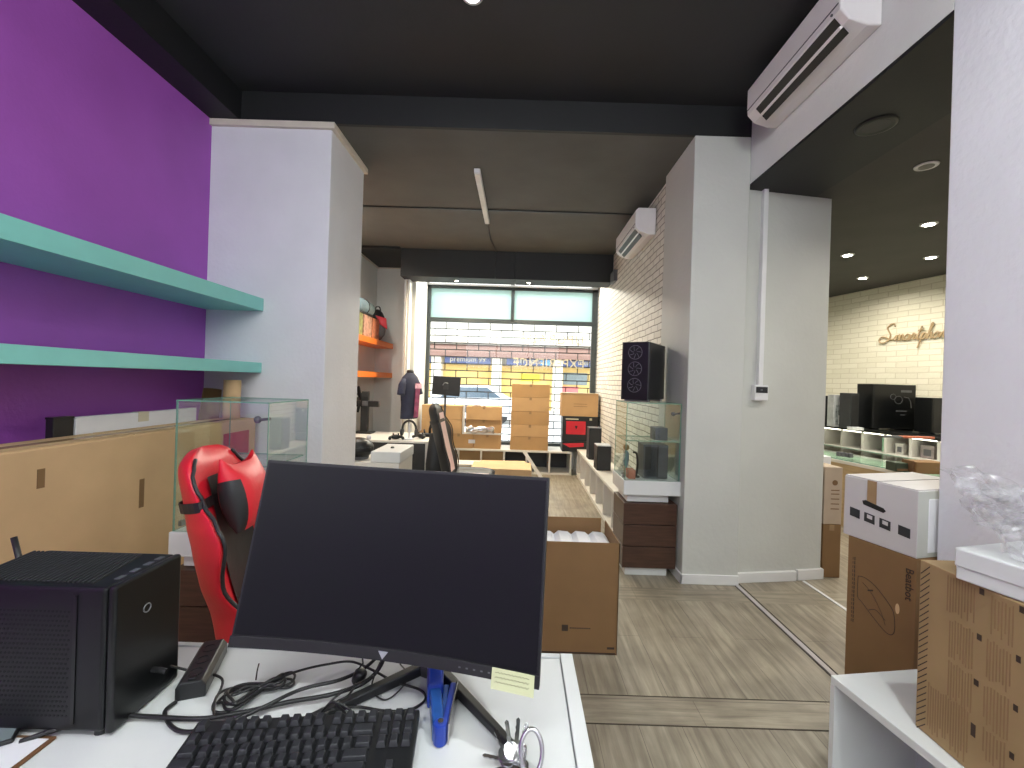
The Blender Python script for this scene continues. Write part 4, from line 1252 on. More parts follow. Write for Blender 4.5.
pb = thing('printer_box', 'white printed box with carry slot on top of the tall brown carton', 'box', (1.563, 2.045, .831), R(14.5))
mPB = M('printer_box_white', lin((196, 192, 192)), .5, var=.02)
mPG = M('printer_box_side', lin((196, 198, 190)), .5, var=.02)
obj('body', MB().box((0, -.305, 0), (.44, 0, .275), [0, 0, 1, 0, 0, 0]), [mPB, mPG], pb, bevel=.003)
obj('top_flap', MB().box((.003, -.30, .275), (.43, -.155, .279)), mPB, pb)
obj('top_flap', MB().box((.003, -.148, .275), (.43, -.004, .281)), mPB, pb)
obj('tape', MB().box((-.0012, -.145, .175), (.0005, -.105, .276)), mTape, pb)
obj('carry_slot', MB().prism([(-.085, .178), (-.10, .184), (-.175, .168), (-.185, .158), (-.175, .148), (-.09, .162)], -.0015, .004, 'x'), mBlack, pb)
for k, yy in enumerate((-.03, -.095, -.16, -.235)):
    io = obj('icon', MB().prism([(yy, .135 - .006 * k), (yy - .045, .130 - .006 * k), (yy - .045, .090 - .006 * k), (yy, .095 - .006 * k)], -.0012, .0004, 'x'), mDark, pb)
    if k in (1, 2):
        y2 = yy - .013
        obj('icon_mark', MB().prism([(y2, .128 - .006 * k), (y2 - .022, .125 - .006 * k), (y2 - .022, .109 - .006 * k), (y2, .112 - .006 * k)], -.0018, .0004, 'x'), mPB, io)
obj('blank_label', MB().box((.06, -.3066, .02), (.125, -.304, .24)), mPaper, pb, bevel=.001)
obj('dark_picture', MB().box((.19, -.3066, .15), (.40, -.304, .255)).box((.19, -.3066, .02), (.40, -.304, .13)), mDark, pb)

fb = thing('flat_box', 'flat white box lying on the printed carton under the crumpled film', 'box', (1.262, 1.227, .980), R(15))
obj('tray', MB().box((0, -.36, 0), (.36, 0, .07)), mWL, fb, bevel=.004)
obj('lid', MB().box((-.003, -.363, .035), (.363, .003, .088)), mWL, fb, bevel=.005)
from mathutils import noise
def film(u, v, s):
    p = Vector((u * 3.1 + s, v * 2.7, s * 1.7))
    n1 = noise.noise_vector(p) ; n2 = noise.noise_vector(p * 3.3) ; n3 = noise.noise_vector(p * 8)
    x = 1.285 + .03 * s + .36 * u + .03 * n1.x + .03 * n2.x + .010 * n3.x + .05 * v * (1 - u)*-1
    y = 1.22 + .03 * s - .30 * u * .4 + .08 * n1.y + .045 * n2.y + .014 * n3.y - .12 * (1 - v)
    z = 1.085 + .19 * v * (1 - .35 * u) + .045 * n1.z + .035 * n2.z + .012 * n3.z + .02 * u
    return Vector((x, y, max(z, 1.072)))
fm = MB()
for s in (0.0, .6, 1.3):
    fm.grid(lambda u, v: film(u, v, s), 56, 44)
tag(obj('plastic_film', fm, mFilm), 'crumpled clear plastic film heaped on the flat white box', 'plastic film')
# ================================================================== rear room
Y0P, Y1P, ZP = 7.02, 7.54, .385
pl = thing('window_platform', 'long low white display platform with cubbies under the shop window', 'platform', (-1.72, Y0P, 0))
LP_ = 2.62
obj('top', MB().box((0, 0, ZP - .03), (LP_, Y1P - Y0P, ZP)), mWL2, pl, bevel=.002)
obj('bottom', MB().box((0, .01, 0), (LP_, Y1P - Y0P, .03)), mWL2, pl)
for k in range(8):
    x = LP_ * k / 7
    obj('divider', MB().box((min(x, LP_ - .025), .003, .03), (min(x, LP_ - .025) + .025, Y1P - Y0P - .02, ZP - .03)), mWL2, pl)
obj('back_panel', MB().box((0, .10, .03), (LP_ * 4 / 7, .12, ZP - .03)), mKraft, pl)
obj('back_panel', MB().box((LP_ * 4 / 7, Y1P - Y0P - .02, .03), (LP_, Y1P - Y0P, ZP - .03)), mDark, pl)

rb = thing('wall_bench', 'low white cubby bench running along the painted brick wall', 'bench', (.985, 3.95, 0))
LB = 3.58
obj('top', MB().box((0, 0, .40), (.34, LB, .43)), mWL2, rb, bevel=.002)
obj('bottom', MB().box((0, 0, 0), (.34, LB, .04)), mWL2, rb)
obj('back_panel', MB().box((.32, 0, .04), (.34, LB, .40)), mLWood, rb)
for k in range(9):
    y = (LB - .025) * k / 8
    obj('divider', MB().box((.003, y, .04), (.32, y + .025, .40)), mWL2, rb)

def lbox(label, x0, x1, z0, z1, y=7.06, d=.34, mat=None, group='cartons by the shop window', extra=None):
    t = thing('carton', label, 'box', (x0, y, z0 + .001), 0, group)
    obj('body', MB().box((0, 0, 0), (x1 - x0 - .003, d, z1 - z0 - .003)), mat or mKraft3, t, bevel=.004)
    obj('tape', MB().box(((x1 - x0) / 2 - .02, -.001, z1 - z0 - .045), ((x1 - x0) / 2 + .02, d + .001, z1 - z0 - .0022)), mTape, t)
    return t
mKr = M('carton_far', lin((196, 158, 112)), .8, var=.06, vscale=4)
mKr2 = M('carton_far_dark', lin((182, 144, 98)), .8, var=.06, vscale=4)
lbox('brown carton at the left end of the platform, bottom of its stack', -1.69, -1.22, ZP, .62, mat=mKr2)
lbox('brown carton with white label, bottom row of the window platform', -1.21, -.72, ZP, .62, mat=mKr2)
lbox('brown carton in the bottom row, left of the tall stack', -.715, -.27, ZP, .62, mat=mKr2)
lbox('brown carton in the middle layer behind the black chair', -1.58, -.91, .62, .85, mat=mKr)
lbox('brown carton on the top layer behind the black chair, under the tablet screen', -1.58, -.91, .85, 1.08, mat=mKr)
lbox('brown carton in the middle layer, beside the gap left of the tall stack', -.86, -.27, .62, .85, mat=mKr2, y=7.14)
lbox('brown carton on the top layer, left neighbour of the tall stack', -.86, -.27, .85, 1.075, mat=mKr, y=7.12)
zs = [ZP, .605, .80, 1.02, 1.25, 1.47]
nm = ['lowest', 'second from below', 'middle', 'second from the top', 'topmost']
for i in range(5):
    lbox('flat brown carton, %s of the five in the tall window stack' % nm[i], -.115 + .004 * (i % 2), .51 + .004 * (i % 3), zs[i], zs[i + 1], mat=mKr if i % 2 else mKr2)
lab = obj('shipping_label', MB().box((-.80, 7.056, .47), (-.69, 7.0605, .53)), mPaper)
tag(lab, 'small white shipping label on the bottom row of cartons', 'label')
wfm = MB().box((-.905, 7.04, .62), (-.875, 7.09, 1.09)).box((-.875, 7.04, .62), (-.27, 7.09, .645))
tag(obj('packing_frame', wfm, mWL2), 'thin white L shaped packing frame around the carton left of the tall stack', 'frame')
sb = MB()
sb.grid(lambda u, v: Vector((-.84 + .46 * u, 7.035 - .02 * math.sin(6 * u + 2 * v) - .03 * math.sin(PI * v), .648 + .10 * v + .012 * math.sin(17 * u + 5 * v))), 24, 8)
tag(obj('silver_mailer', sb, mSteel, solid=.004), 'crumpled silver padded bag leaning on the cartons', 'bag')
rs = MB(); rs.grid(lambda u, v: Vector((-.76 + .16 * u, 7.12 + .2 * v, 1.078 + .035 * math.sin(PI * u))), 8, 4)
tag(obj('folded_paper', rs, mPaper, solid=.003), 'folded white paper lying on top of the carton left of the tall stack', 'paper')
# right part: product boxes
gp = thing('product_box', 'black box with red picture of a computer, standing on the platform at the right', 'box', (.735, 7.05, .560))
obj('body', MB().box((0, 0, 0), (.59, .30, .405)), mBlack, gp, bevel=.004)
obj('red_picture', MB().box((.06, -.002, .11), (.38, .001, .325)), mRedBox, gp)
em = MB().prism([(.20, .25), (.25, .25), (.225, .19)], -.004, 0, 'y')
obj('emblem', em, mBlack, gp)
obj('lettering', MB().box((.05, -.002, .35), (.26, .001, .37)).box((.44, -.002, .345), (.48, .001, .38)), mVinyl, gp)
gp2 = thing('product_box', 'black and red flat box lying under the black box with the red picture', 'box', (.74, 7.04, ZP + .001))
obj('body', MB().box((0, 0, 0), (.56, .31, .17)), mBlack, gp2, bevel=.004)
obj('red_stripe', MB().prism([(.0, .13), (.35, .15), (.35, .09), (.12, .07)], -.003, .001, 'y'), mRedBox, gp2)
dc = thing('carton', 'pale brown carton on top of the black box with the red picture', 'box', (.71, 7.05, .967))
obj('body', MB().box((0, 0, 0), (.60, .30, .375)), mKr, dc, bevel=.004)
obj('top_flap', MB().box((-.01, -.01, .375), (.61, .31, .381)), mLWood, dc)
obj('print', MB().box((.20, -.001, .20), (.42, .001, .205)).box((.20, -.001, .16), (.42, .001, .165)), mInkSoft, dc)
# tablet screen on a pole
ts = thing('screen_on_pole', 'black flat screen on a thin pole in front of the shop window', 'screen', (-1.175, 6.90, 0))
obj('pole', MB().cyl((0, 0, .02), (0, 0, 1.36), .018, n=12), mDark, ts, smooth=True)
obj('base', MB().lathe([(.10, 0), (.10, .01), (.03, .022)], 24), mDark, ts)
obj('panel', xf(MB().box((-.225, -.02, -.15), (.22, .01, .15)), Matrix.Translation((.02, -.03, 1.40)) @ Matrix.Rotation(R(3), 4, 'Y')), mBlack, ts, bevel=.006)
obj('mount_plate', MB().box((-.03, -.06, 1.34), (.05, -.045, 1.46)), mDark, ts, bevel=.004)
obj('cable_loop', MB().tube(crom([(-.04, -.055, 1.41), (0, -.07, 1.45), (.05, -.06, 1.44)], 5), .006), mGrey, ts)
# speakers on the bench
for (x, y, h, lab) in ((1.02, 6.1, .44, 'taller black speaker on the wall bench, the one farther back'), (1.00, 5.35, .30, 'shorter black speaker with grey top on the wall bench')):
    t = thing('bookshelf_speaker', lab, 'speaker', (x, y, .4305), 0, 'speakers on the wall bench')
    obj('cabinet', MB().box((0, 0, 0), (.175, .22, h)), mBlack, t, bevel=.006)
    obj('grille', MB().box((.01, -.008, .012), (.165, .0, h - .012)), mDark, t, bevel=.004)
    obj('cap', MB().box((0, 0, h), (.175, .22, h + .012)), mGreyIn if h < .4 else mDark2, t, bevel=.003)
# slanted board, flattened carton, low crates
bd = obj('leaning_board', MB().box((0, 0, 0), (.05, .02, .60)), mWL2, bevel=.003, loc=(.42, 6.2, .0), rot=(R(-18), R(-36), 0))
tag(bd, 'slim white board leaning at a slant in front of the window platform', 'board')
fc = thing('flattened_carton', 'pale flattened carton on a low crate in front of the window platform', 'box', (-.60, 5.55, 0))
obj('body', MB().box((0, 0, 0), (.80, .55, .36)), mKraft2, fc, bevel=.004)
obj('flap', MB().prism([(0, 0), (.78, 0), (.72, .62), (.1, .6)], .362, .368), mKraft2, fc)
bk_ = thing('shelf_board', 'long brown board lying before the window platform', 'board', (-1.35, 6.35, 0))
obj('board', MB().box((0, 0, .0), (1.15, .32, .26)), mKr, bk_, bevel=.004)
obj('lip', MB().box((-.01, -.012, .235), (1.16, .33, .262)), mWL2, bk_, bevel=.002)

# ---- left rear: orange shelf load
t = thing('backpack', 'black and red backpack standing at the right end of the upper orange shelf', 'backpack', (-2.34, 7.0, 2.087), R(15))
obj('body', MB().ball((0, 0, .26), .27, sc=(.50, .55, .98)), mBlkL, t, smooth=True)
obj('front_pocket', MB().ball((.03, -.12, .17), .15, sc=(.75, .5, .95)), mDark2, t, smooth=True)
obj('red_panel', MB().prism([(-.02, .40), (.15, .36), (.17, .18), (.06, .26)], -.20, -.165, 'y'), mRedBox, t, bevel=.008)
obj('carry_loop', MB().tube(crom([(-.04, 0, .50), (-.02, 0, .56), (.03, 0, .56), (.05, 0, .50)], 5), .01), mBlack, t, smooth=True)
t = thing('duffel_bag', 'grey blue rolled bag on top of the colourful boxes on the orange shelf', 'bag', (-2.34, 6.05, 2.41))
obj('body', MB().tube([(0, 0, .12), (0, .02, .12), (0, .5, .12), (0, .52, .12)], .115, n=20, rf=lambda q: .75 if q in (0, 1) else 1), mGreyFab, t, smooth=True)
obj('dark_base', MB().box((-.09, .01, 0), (.09, .51, .035)), mDark, t, bevel=.01)
obj('strap', MB().tube([(.118 * math.cos(a), .26, .12 + .118 * math.sin(a)) for a in [2 * PI * k / 20 for k in range(20)]], .008, closed=True), mBlack, t)
for i, (y, c, lab) in enumerate(((5.75, (150, 150, 90), 'small green patterned box on the upper orange shelf'), (6.12, (196, 150, 130), 'small rose patterned box on the upper orange shelf, beneath the rolled bag'), (6.46, (190, 120, 90), 'small copper patterned box on the upper orange shelf, next to the backpack'))):
    t = thing('toy_box', lab, 'box', (-2.44, y, 2.087))
    obj('body', MB().box((0, 0, 0), (.21, .32, .312)), M('toy_box_print_%d' % i, lin(c), .5, var=.5, vscale=16), t, bevel=.004)
    obj('window', MB().box((.03, -.002, .05), (.17, .002, .2)), mDark2, t)

# rack on the left rear wall with hanging black tools
t = thing('hanging_rack', 'black rack with hanging controllers on the rear left wall below the orange shelf', 'rack', (-2.498, 6.35, 1.0))
obj('rail', MB().box((0, -.25, .22), (.03, .35, .25)), mDark, t)
for k in range(3):
    y = -.18 + k * .2
    g_ = obj('controller', MB().tube(crom([(.05, y, .42 - .03 * k), (.06, y, .28), (.07, y + .02, .16), (.05, y, -.02 * k)], 5), .022, rf=lambda q: .7 + .5 * math.sin(PI * q)), mBlack, t, smooth=True)
    obj('hook', MB().cyl((.0, y, .24), (.06, y, .24), .008), mGrey, t)
obj('grip_block', MB().box((.03, -.1, .08), (.11, .12, .2)), mBlack, t, bevel=.01)

# counters on the left rear
wc = thing('white_counter', 'low white cabinet beneath the dark dome in the left rear', 'cabinet', (-2.2, 4.45, 0))
obj('body', MB().box((0, 0, 0), (.99, .55, .62)), mWL2, wc, bevel=.008)
obj('lid', MB().box((.69, -.01, .62), (1.0, .56, .735)), mWL, wc, bevel=.012, seg=3)
obj('knob', MB().lathe([(.02, .735), (.018, .748), (.01, .752)], 14, mx=XM(.84, .25, 0)), mDark, wc)
dt = thing('black_desk', 'black fronted desk with white top edge beside the black gaming chair', 'desk', (-2.2, 5.25, 0))
obj('top', MB().box((0, 0, .71), (1.12, .85, .735)), mWL2, dt, bevel=.002)
obj('front_panel', MB().box((.02, .01, .05), (1.08, .03, .71)), mDark, dt)
obj('side_panel', MB().box((1.08, 0, 0), (1.12, .85, .71)), mWL2, dt, bevel=.002)
obj('side_panel', MB().box((0, 0, 0), (.03, .85, .71)), mWL2, dt)
dm = thing('helmet_display', 'dark rounded helmet shaped object on the white cabinet in the left rear', 'helmet', (-1.715, 4.64, .622))
obj('shell', MB().ball((0, 0, .115), .15, n=24, m=16, sc=(1.12, 1, .76)), mBlack, dm, smooth=True)
obj('visor', MB().grid(lambda u, v: Vector((.170 * math.cos(PI * (1.1 + .8 * u)) , .152 * math.sin(PI * (1.1 + .8 * u)), .08 + .05 * v)), 16, 5), mBlackG, dm, smooth=True, solid=.006)
obj('base_ring', MB().lathe([(.09, 0), (.11, .0), (.12, .03), (.09, .04)], 22), mDark2, dm)
obj('white_cap', MB().ball((.13, -.04, .235), .026), mPaper, dm, smooth=True)
# cross stand
cs_ = thing('console_stand', 'tall black cross shaped stand on the desk in the left rear corner', 'stand', (-2.10, 5.9, .736))
obj('post', MB().box((-.05, -.03, .0), (.05, .03, .55)), mBlack, cs_, bevel=.006)
obj('cross_bar', MB().box((-.24, -.03, .36), (.19, .03, .44)), mBlack, cs_, bevel=.006)
obj('emblem', MB().box((-.03, -.04, .37), (.05, -.03, .44)), mDark2, cs_, bevel=.004)
obj('base', MB().box((-.12, -.10, 0), (.12, .1, .02)), mBlack, cs_, bevel=.004)
obj('top_block', MB().box((-.04, -.035, .50), (.045, .035, .57)), mDark, cs_, bevel=.004)
# headset stand and small devices on the black desk
hs = thing('headset', 'black and white headset on its stand on the black fronted desk', 'headset', (-1.36, 5.4, .736))
obj('stand', MB().cyl((0, 0, 0), (0, 0, .20), .012).lathe([(.06, 0), (.06, .015)], 18), mPaper, hs, smooth=False)
obj('headband', MB().tube([(.0 + .085 * math.cos(a), 0, .135 + .10 * math.sin(a)) for a in [R(-20) + R(220) * k / 18 for k in range(19)]], .014, n=8), mBlack, hs, smooth=True)
for s0 in (-1, 1):
    obj('ear_cup', MB().cyl((s0 * .075, 0, .09), (s0 * .105, 0, .09), .045, n=18), mDark, hs, bevel=.006)
def pad(label, x, y, rz):
    t = thing('game_controller', label, 'controller', (x, y, .736), rz, 'game controllers on the black desk')
    obj('body', MB().ball((0, 0, .03), .06, sc=(1.1, .65, .5)), mBlack, t, smooth=True)
    for s0 in (-1, 1):
        obj('grip', MB().tube([(s0 * .05, 0, .03), (s0 * .075, -.03, .026), (s0 * .08, -.07, .018)], .018, n=8), mBlack, t, smooth=True)
        obj('thumb_stick', MB().cyl((s0 * .03, -.01, .05), (s0 * .032, -.01, .075), .01, n=10), mDark, t)
pad('black game controller left of the headset stand', -1.52, 5.38, .4)
pad('black game controller right of the headset stand', -1.24, 5.55, -.5)
js = thing('joystick', 'black joystick standing at the right end of the black fronted desk', 'joystick', (-1.17, 5.75, .736))
obj('base', MB().box((-.09, -.07, 0), (.09, .07, .04)), mBlack, js, bevel=.012)
obj('stick', MB().tube([(0, 0, .04), (.0, -.005, .10), (.015, -.01, .15), (.03, -.015, .18)], .018, n=10), mBlack, js, smooth=True)
obj('lever', MB().tube([(-.07, 0, .04), (-.08, .01, .09)], .012), mDark, js, smooth=True)

# shirt on a torso form
tf = thing('torso_form', 'headless torso form on a pole wearing a dark blue t-shirt with magenta panel', 'mannequin', (-1.585, 6.26, 0), R(64))
obj('pole', MB().cyl((0, 0, .02), (0, 0, 1.0), .012, n=10), mGrey, tf, smooth=True)
obj('base', MB().lathe([(.16, 0), (.16, .012), (.02, .025)], 24), mGrey, tf)
def torso(g):
    P_ = [(0.92, .165, .10), (1.0, .16, .10), (1.12, .155, .10), (1.24, .165, .11), (1.36, .18, .115), (1.46, .185, .105), (1.52, .15, .085), (1.56, .09, .07), (1.585, .055, .055)]
    mb = MB(); n = 24; vs = []
    for z, a_, b_ in P_:
        for k in range(n):
            t_ = 2 * PI * k / n
            vs.append((a_ * g * math.copysign(abs(math.cos(t_)) ** .85, math.cos(t_)), b_ * g * math.sin(t_), z))
    fs = [(j * n + i, j * n + (i + 1) % n, (j + 1) * n + (i + 1) % n, (j + 1) * n + i) for j in range(len(P_) - 1) for i in range(n)]
    fs += [tuple(reversed(range(n))), tuple(range((len(P_) - 1) * n, len(P_) * n))]
    return mb.add(vs, fs)
obj('neck_block', MB().lathe([(.05, 1.57), (.052, 1.60), (.045, 1.625), (.02, 1.63)], 18), mBlack, tf, smooth=True)
mNavy = M('navy_cloth', lin((46, 50, 72)), .85, var=.15, bump=.2)
ts_ = obj('t_shirt', torso(.92), mNavy, tf, smooth=True)
for s0 in (-1, 1):
    obj('sleeve', MB().tube([(s0 * .11, 0, 1.47), (s0 * .165, 0, 1.40), (s0 * .195, -.01, 1.29), (s0 * .2, -.012, 1.27)], .055, n=12), mNavy, ts_, smooth=True)
obj('print_panel', MB().grid(lambda u, v: Vector((-.035 + .10 * u + .03 * v, -.112 - .002 * math.sin(PI * v), .94 + .5 * v)), 5, 9), M('magenta_print', lin((132, 62, 96)), .8, var=.4, vscale=12), ts_, solid=.004)
obj('chest_print', MB().grid(lambda u, v: Vector((-.02 + .14 * u, -.113, 1.36 + .07 * v)), 5, 5), M('pink_chest_print', lin((214, 170, 190)), .8, var=.3, vscale=20), ts_, solid=.004)
tag(obj('wall_pipe', MB().cyl((-1.76, 6.585, .0), (-1.76, 6.585, 3.0), .012, n=10), mCream, smooth=True), 'thin pale pipe running up the pier beside the torso form', 'pipe')

# ================================================================== right room
RA = R(-77.1)
ORG = Vector((5.05, 7.1, 0))
def RW(s, y, z=0.0):
    """side room frame: s along the brick wall towards the camera, y out of the wall (negative = into the room)"""
    return ORG + Matrix.Rotation(RA, 3, 'Z') @ Vector((s, y, z))
cab = thing('display_shelf', 'long white cubby shelf with black glossy top below the script sign', 'shelf', tuple(RW(-1.6, -.80)), RA)
LS = 5.2
obj('top', MB().box((0, -.01, .985), (LS, .62, 1.02)), mBlackG, cab, bevel=.002)
obj('back_panel', MB().box((0, .60, 0), (LS, .62, .985)), mLWood, cab)
obj('middle_board', MB().box((0, 0, .735), (LS, .60, .755)), mWL2, cab)
obj('bottom', MB().box((0, 0, 0), (LS, .60, .05)), mWL2, cab)
for k in range(19):
    obj('divider', MB().box((k * .286, 0, .755), (k * .286 + .03, .60, .985)), mWL2, cab)
obj('led_edge', MB().box((0, .005, .972), (LS, .02, .984)), emis('shelf_led', (1, .95, .75), 6), cab)
ctr = thing('glass_counter', 'low wooden fronted counter with glass top in the side room', 'counter', tuple(RW(-1.6, -1.87)), RA)
obj('front_panel', MB().box((0, 0, 0), (LS, .03, .70)), mLWood, ctr)
obj('top_frame', MB().box((0, -.01, .70), (LS, .05, .735)), mWL2, ctr)
obj('bed', MB().box((0, .03, .64), (LS, 1.05, .67)), mWL2, ctr)
obj('end_panel', MB().box((LS - .03, 0, 0), (LS, 1.05, .735)), mWL2, ctr)
obj('glass_top', MB().box((0, .0, .736), (LS, 1.04, .744), [0, 0, 1, 1, 1, 1]), [mGlass, mGlassE], ctr)
obj('box_row', MB().box((.1, .3, .671), (LS - .2, .7, .70)), M('goods_pale_green', lin((170, 196, 172)), .6, var=.4, vscale=7), ctr)

def rbox(name, label, cat, px, py, z, w_, d_, h, mat, rz=0.0, parts=None, group=None):
    p = F(px, py, z)
    t = thing(name, label, cat, (p.x, p.y, z + .001), rz, group)
    obj('body', MB().box((0, 0, 0), (w_, d_, h)), mat, t, bevel=.004)
    if parts: parts(t)
    return t
ZT = 1.02
make_tower('computer_tower', 'big black glass sided computer tower on the side room shelf', (4.63, 5.62, ZT + .001), 0, w_=.27, d_=.56, h=.60, glass=True, fans=0)
make_tower('computer_tower', 'dark glass computer case on the shelf at the right, next to the big tower', (4.99, 5.18, ZT + .001), 0, w_=.24, d_=.40, h=.445, glass=False, fans=0)
def p1(t):
    obj('picture', MB().box((.03, -.002, .03), (.2, .002, .30)), M('box_print_grey', lin((128, 132, 134)), .5, var=.7, vscale=22), t)
    obj('white_mark', MB().box((.07, -.004, .04), (.16, .0, .16)), mPaper, t)
rbox('motherboard_box', 'silver and white printed box left of the big computer tower', 'box', 833, 427, ZT, .26, .12, .44, M('box_silver', lin((168, 170, 172)), .45, var=.2, vscale=12), parts=p1)
def p2(t):
    obj('bright_corner', MB().box((.08, -.002, .06), (.16, .002, .17)), mPaper, t)
rbox('computer_case', 'small black case at the far left end of the side room shelf', 'computer', 821.5, 425.5, ZT, .17, .2, .42, mBlack, parts=p2)
rbox('speaker_case', 'narrow charcoal case between the silver box and the big tower', 'computer', 850, 429, ZT, .11, .2, .47, mDark, parts=lambda t: obj('front_grille', MB().box((.01, -.004, .02), (.1, 0, .44)), mBlack, t))
rbox('flat_stack', 'small white case lying before the big tower on the shelf', 'box', 853, 430.5, ZT, .14, .1, .03, mPaper, parts=lambda t: obj('lid', MB().box((-.002, -.002, .03), (.142, .102, .036)), mGreyIn, t))
rbox('flat_package', 'flat grey and orange package at the right end of the shelf edge', 'package', 903, 438.5, ZT - .001, .35, .06, .022, M('orange_red_print', lin((190, 110, 84)), .6, var=.2), parts=lambda t: obj('grey_end', MB().box((-.2, 0, 0), (0, .06, .02)), mDark2, t))
for (px, py, w_, h, c, lab, nm_) in ((826, 452, .10, .17, (130, 180, 150), 'green and white small box in the leftmost visible cubby', 'game_box'), (862, 454, .09, .13, (206, 204, 200), 'white package with dark figure in the third cubby', 'toy_package'),
                                (887, 458, .14, .15, (150, 140, 140), 'grey printed package in the fourth cubby', 'gadget_package')):
    p = F(px, py, .757)
    # inside the cubby, on the middle board
    s_ = (p - ORG); loc = Matrix.Rotation(-RA, 3, 'Z') @ s_
    q = RW(loc.x, -.72)
    t = thing(nm_, lab, 'package', (q.x, q.y, .757), RA)
    obj('body', MB().box((0, 0, 0), (w_, .06, h)), M(nm_ + '_print', lin(c), .5, var=.2, vscale=20), t, bevel=.003)
    obj('picture', MB().box((w_ * .25, -.002, h * .2), (w_ * .8, .002, h * .7)), mDark2, t)
for k in range(4):
    p = F(836 + 3.2 * k, 456 + .4 * k, .746)
    t = thing('small_case', 'small dark grey case, one of four in a row on the glass counter', 'case', (p.x, p.y, .746), RA, 'row of small cases')
    obj('body', MB().box((0, 0, 0), (.055, .05, .05)), mDark2, t, bevel=.004)
rbox('carton', 'brown cardboard box on the glass counter right of the dark small box', 'box', 916, 474, .746, .30, .16, .11, mKraft3, parts=lambda t: obj('flap', MB().box((-.012, .02, .02), (0, .14, .115)), mInkSoft, t))
rbox('small_dark_box', 'small dark green black box on the glass counter', 'box', 896, 472, .746, .13, .12, .085, M('dark_green_box', lin((54, 66, 52)), .5), parts=lambda t: obj('edge_label', MB().box((.01, -.002, .01), (.12, .002, .03)), mInkSoft, t))
# boxes standing behind the passage corner
t = thing('carton', 'pinkish printed carton standing on the plain brown carton by the passage corner', 'box', (2.49, 3.47, .432))
obj('body', MB().box((0, 0, 0), (.145, .36, .46)), M('carton_pinkish', lin((180, 162, 142)), .7, var=.05), t, bevel=.004)
cp_ = MB().prism([(.085 + .022 * math.cos(a), .335 + .022 * math.sin(a)) for a in [2 * PI * k / 20 for k in range(20)]], -.0015, .001, 'y')
for z in (.27, .24, .20, .16, .12): cp_.box((.055, -.0012, z), (.122, .001, z + .008))
obj('print', cp_, mInkSoft, t)
t = thing('carton', 'plain brown carton on the floor by the passage corner', 'box', (2.49, 3.47, .001))
obj('body', MB().box((0, 0, 0), (.145, .36, .428)), mKraft3, t, bevel=.004)
obj('tape', MB().box((.05, -.001, .38), (.09, .361, .4285)), mTape, t)
t = thing('tall_box', 'dark brown narrow box with white top behind the pinkish carton', 'box', (2.74, 4.0, 0))
obj('body', MB().box((0, 0, 0), (.17, .3, .78)), mKraft3, t, bevel=.004)
obj('white_top', MB().box((-.02, -.02, .78), (.17, .3, .90)), mPaper, t, bevel=.004)

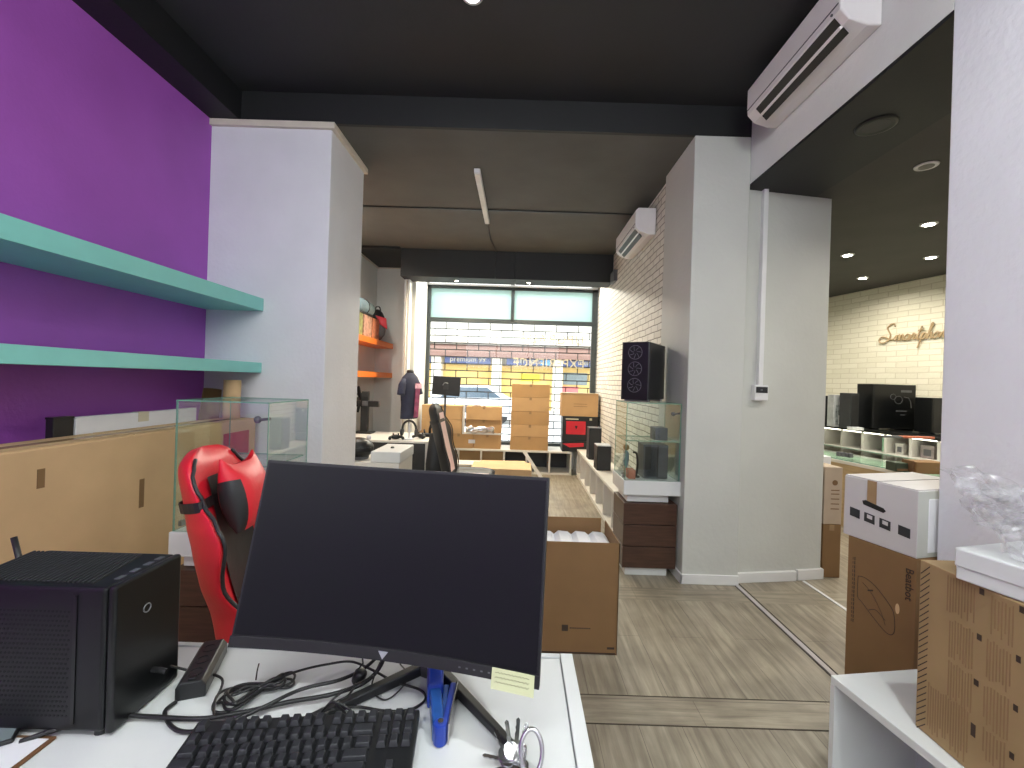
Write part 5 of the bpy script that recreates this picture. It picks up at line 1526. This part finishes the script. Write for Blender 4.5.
# script sign on the warm brick wall
sg = thing('script_sign', 'gold coloured cursive sign reading Smartphone on the pale brick wall', 'sign', tuple(RW(.875, -.02, 2.235)), RA)
U = .086
def pen(pts, x0=0.0):
    return [(Vector(((x + x0 + y * .28) * U, 0, y * U))) for x, y in pts]
letters = [
    ('S', [(1.55, 2.5), (1.25, 2.95), (.75, 2.85), (.45, 2.35), (.8, 1.75), (1.25, 1.15), (1.2, .4), (.6, -.05), (-.1, .05), (-.35, .6), (.1, .95), (.7, .75), (1.5, .35), (2.0, .5)]),
    ('m', [(2.0, .5), (2.25, 1.0), (2.3, .1), (2.45, .8), (2.7, 1.0), (2.8, .1), (2.95, .8), (3.2, 1.0), (3.3, .2), (3.55, .2)]),
    ('a', [(4.15, .9), (3.8, 1.0), (3.55, .5), (3.75, .05), (4.1, .4), (4.2, .95), (4.22, .15), (4.45, .2)]),
    ('r', [(4.45, .2), (4.65, 1.05), (4.85, .95), (5.0, .85), (4.95, .2), (5.2, .2)]),
    ('t', [(5.2, .2), (5.5, 1.2), (5.55, 2.1), (5.45, .6), (5.55, .05), (5.85, .3)]),
    ('p', [(5.85, .3), (6.05, 1.05), (6.0, 0), (5.9, -1.3), (6.0, .2), (6.2, .95), (6.5, .8), (6.45, .2), (6.15, .1), (6.6, .25)]),
    ('h', [(6.6, .25), (6.95, 1.6), (7.0, 2.3), (6.8, 2.2), (6.8, .05), (6.95, .8), (7.2, .95), (7.25, .15), (7.5, .2)]),
    ('o', [(7.85, 1.0), (7.6, .7), (7.6, .2), (7.9, .05), (8.15, .4), (8.05, .9), (7.85, 1.0), (8.4, .85)]),
    ('n', [(8.4, .85), (8.45, .1), (8.6, .8), (8.85, .95), (8.9, .15), (9.2, .2)]),
    ('e', [(9.2, .2), (9.55, .7), (9.5, 1.0), (9.25, .8), (9.25, .25), (9.55, .05), (9.95, .4)])]
for nm_, pts in letters:
    mb = MB().tube(crom(pen(pts), 8), .0095, n=8)
    if nm_ == 't':
        mb.tube(pen([(5.2, 1.45), (5.6, 1.5), (5.95, 1.6)]), .009, n=8)
    obj('letter', mb, mSignW, sg, smooth=True)

bg = thing('black_bag', 'tall slumped black bag standing between the black fronted desk and the gaming chair', 'bag', (-.93, 5.05, 0))
def bagf(u, v):
    a = 2 * PI * u
    r = .13 * (1 + .18 * math.sin(3 * a + 4 * v) * .6) * (1.0 - .55 * max(0, v - .6) / .4 * (1 + .4 * math.cos(a)))
    return Vector((r * math.cos(a) * 1.0, r * 1.1 * math.sin(a), .86 * v))
bgm = MB().grid(bagf, 24, 16, closed_u=True)
obj('sack', bgm, mBlkL, bg, smooth=True)
obj('strap', MB().tube(crom([(-.06, 0, .83), (0, -.02, .93), (.06, 0, .83)], 6), .012), mBlack, bg, smooth=True)
# ------------------------------------------------------------------ camera and world
cam = bpy.data.cameras.new('camera'); cam.lens = 430 / 1024 * 36; cam.sensor_width = 36
cam.shift_x = -7 / 1024; cam.shift_y = -2 / 1024; cam.clip_start = .02
co = bpy.data.objects.new('camera', cam); COL.objects.link(co)
co.matrix_world = Matrix.Translation((0, 0, CAMZ)) @ Matrix.Rotation(R(90), 4, 'X') @ Matrix.Rotation(ROLL, 4, 'Z')
SC.camera = co
w = bpy.data.worlds.new('World'); SC.world = w; w.use_nodes = True
w.node_tree.nodes['Background'].inputs['Color'].default_value = (.93, .97, 1, 1)
w.node_tree.nodes['Background'].inputs['Strength'].default_value = 4.2
SC.view_settings.view_transform = 'Standard'
SC.view_settings.look = 'None'
SC.view_settings.exposure = 0.0
SC.view_settings.gamma = 1.0
SC.view_settings.use_curve_mapping = False
SC.cycles.max_bounces = 8
SC.cycles.transparent_max_bounces = 16
SC.cycles.sample_clamp_indirect = 4.0
SC.cycles.caustics_reflective = False
SC.cycles.caustics_refractive = False
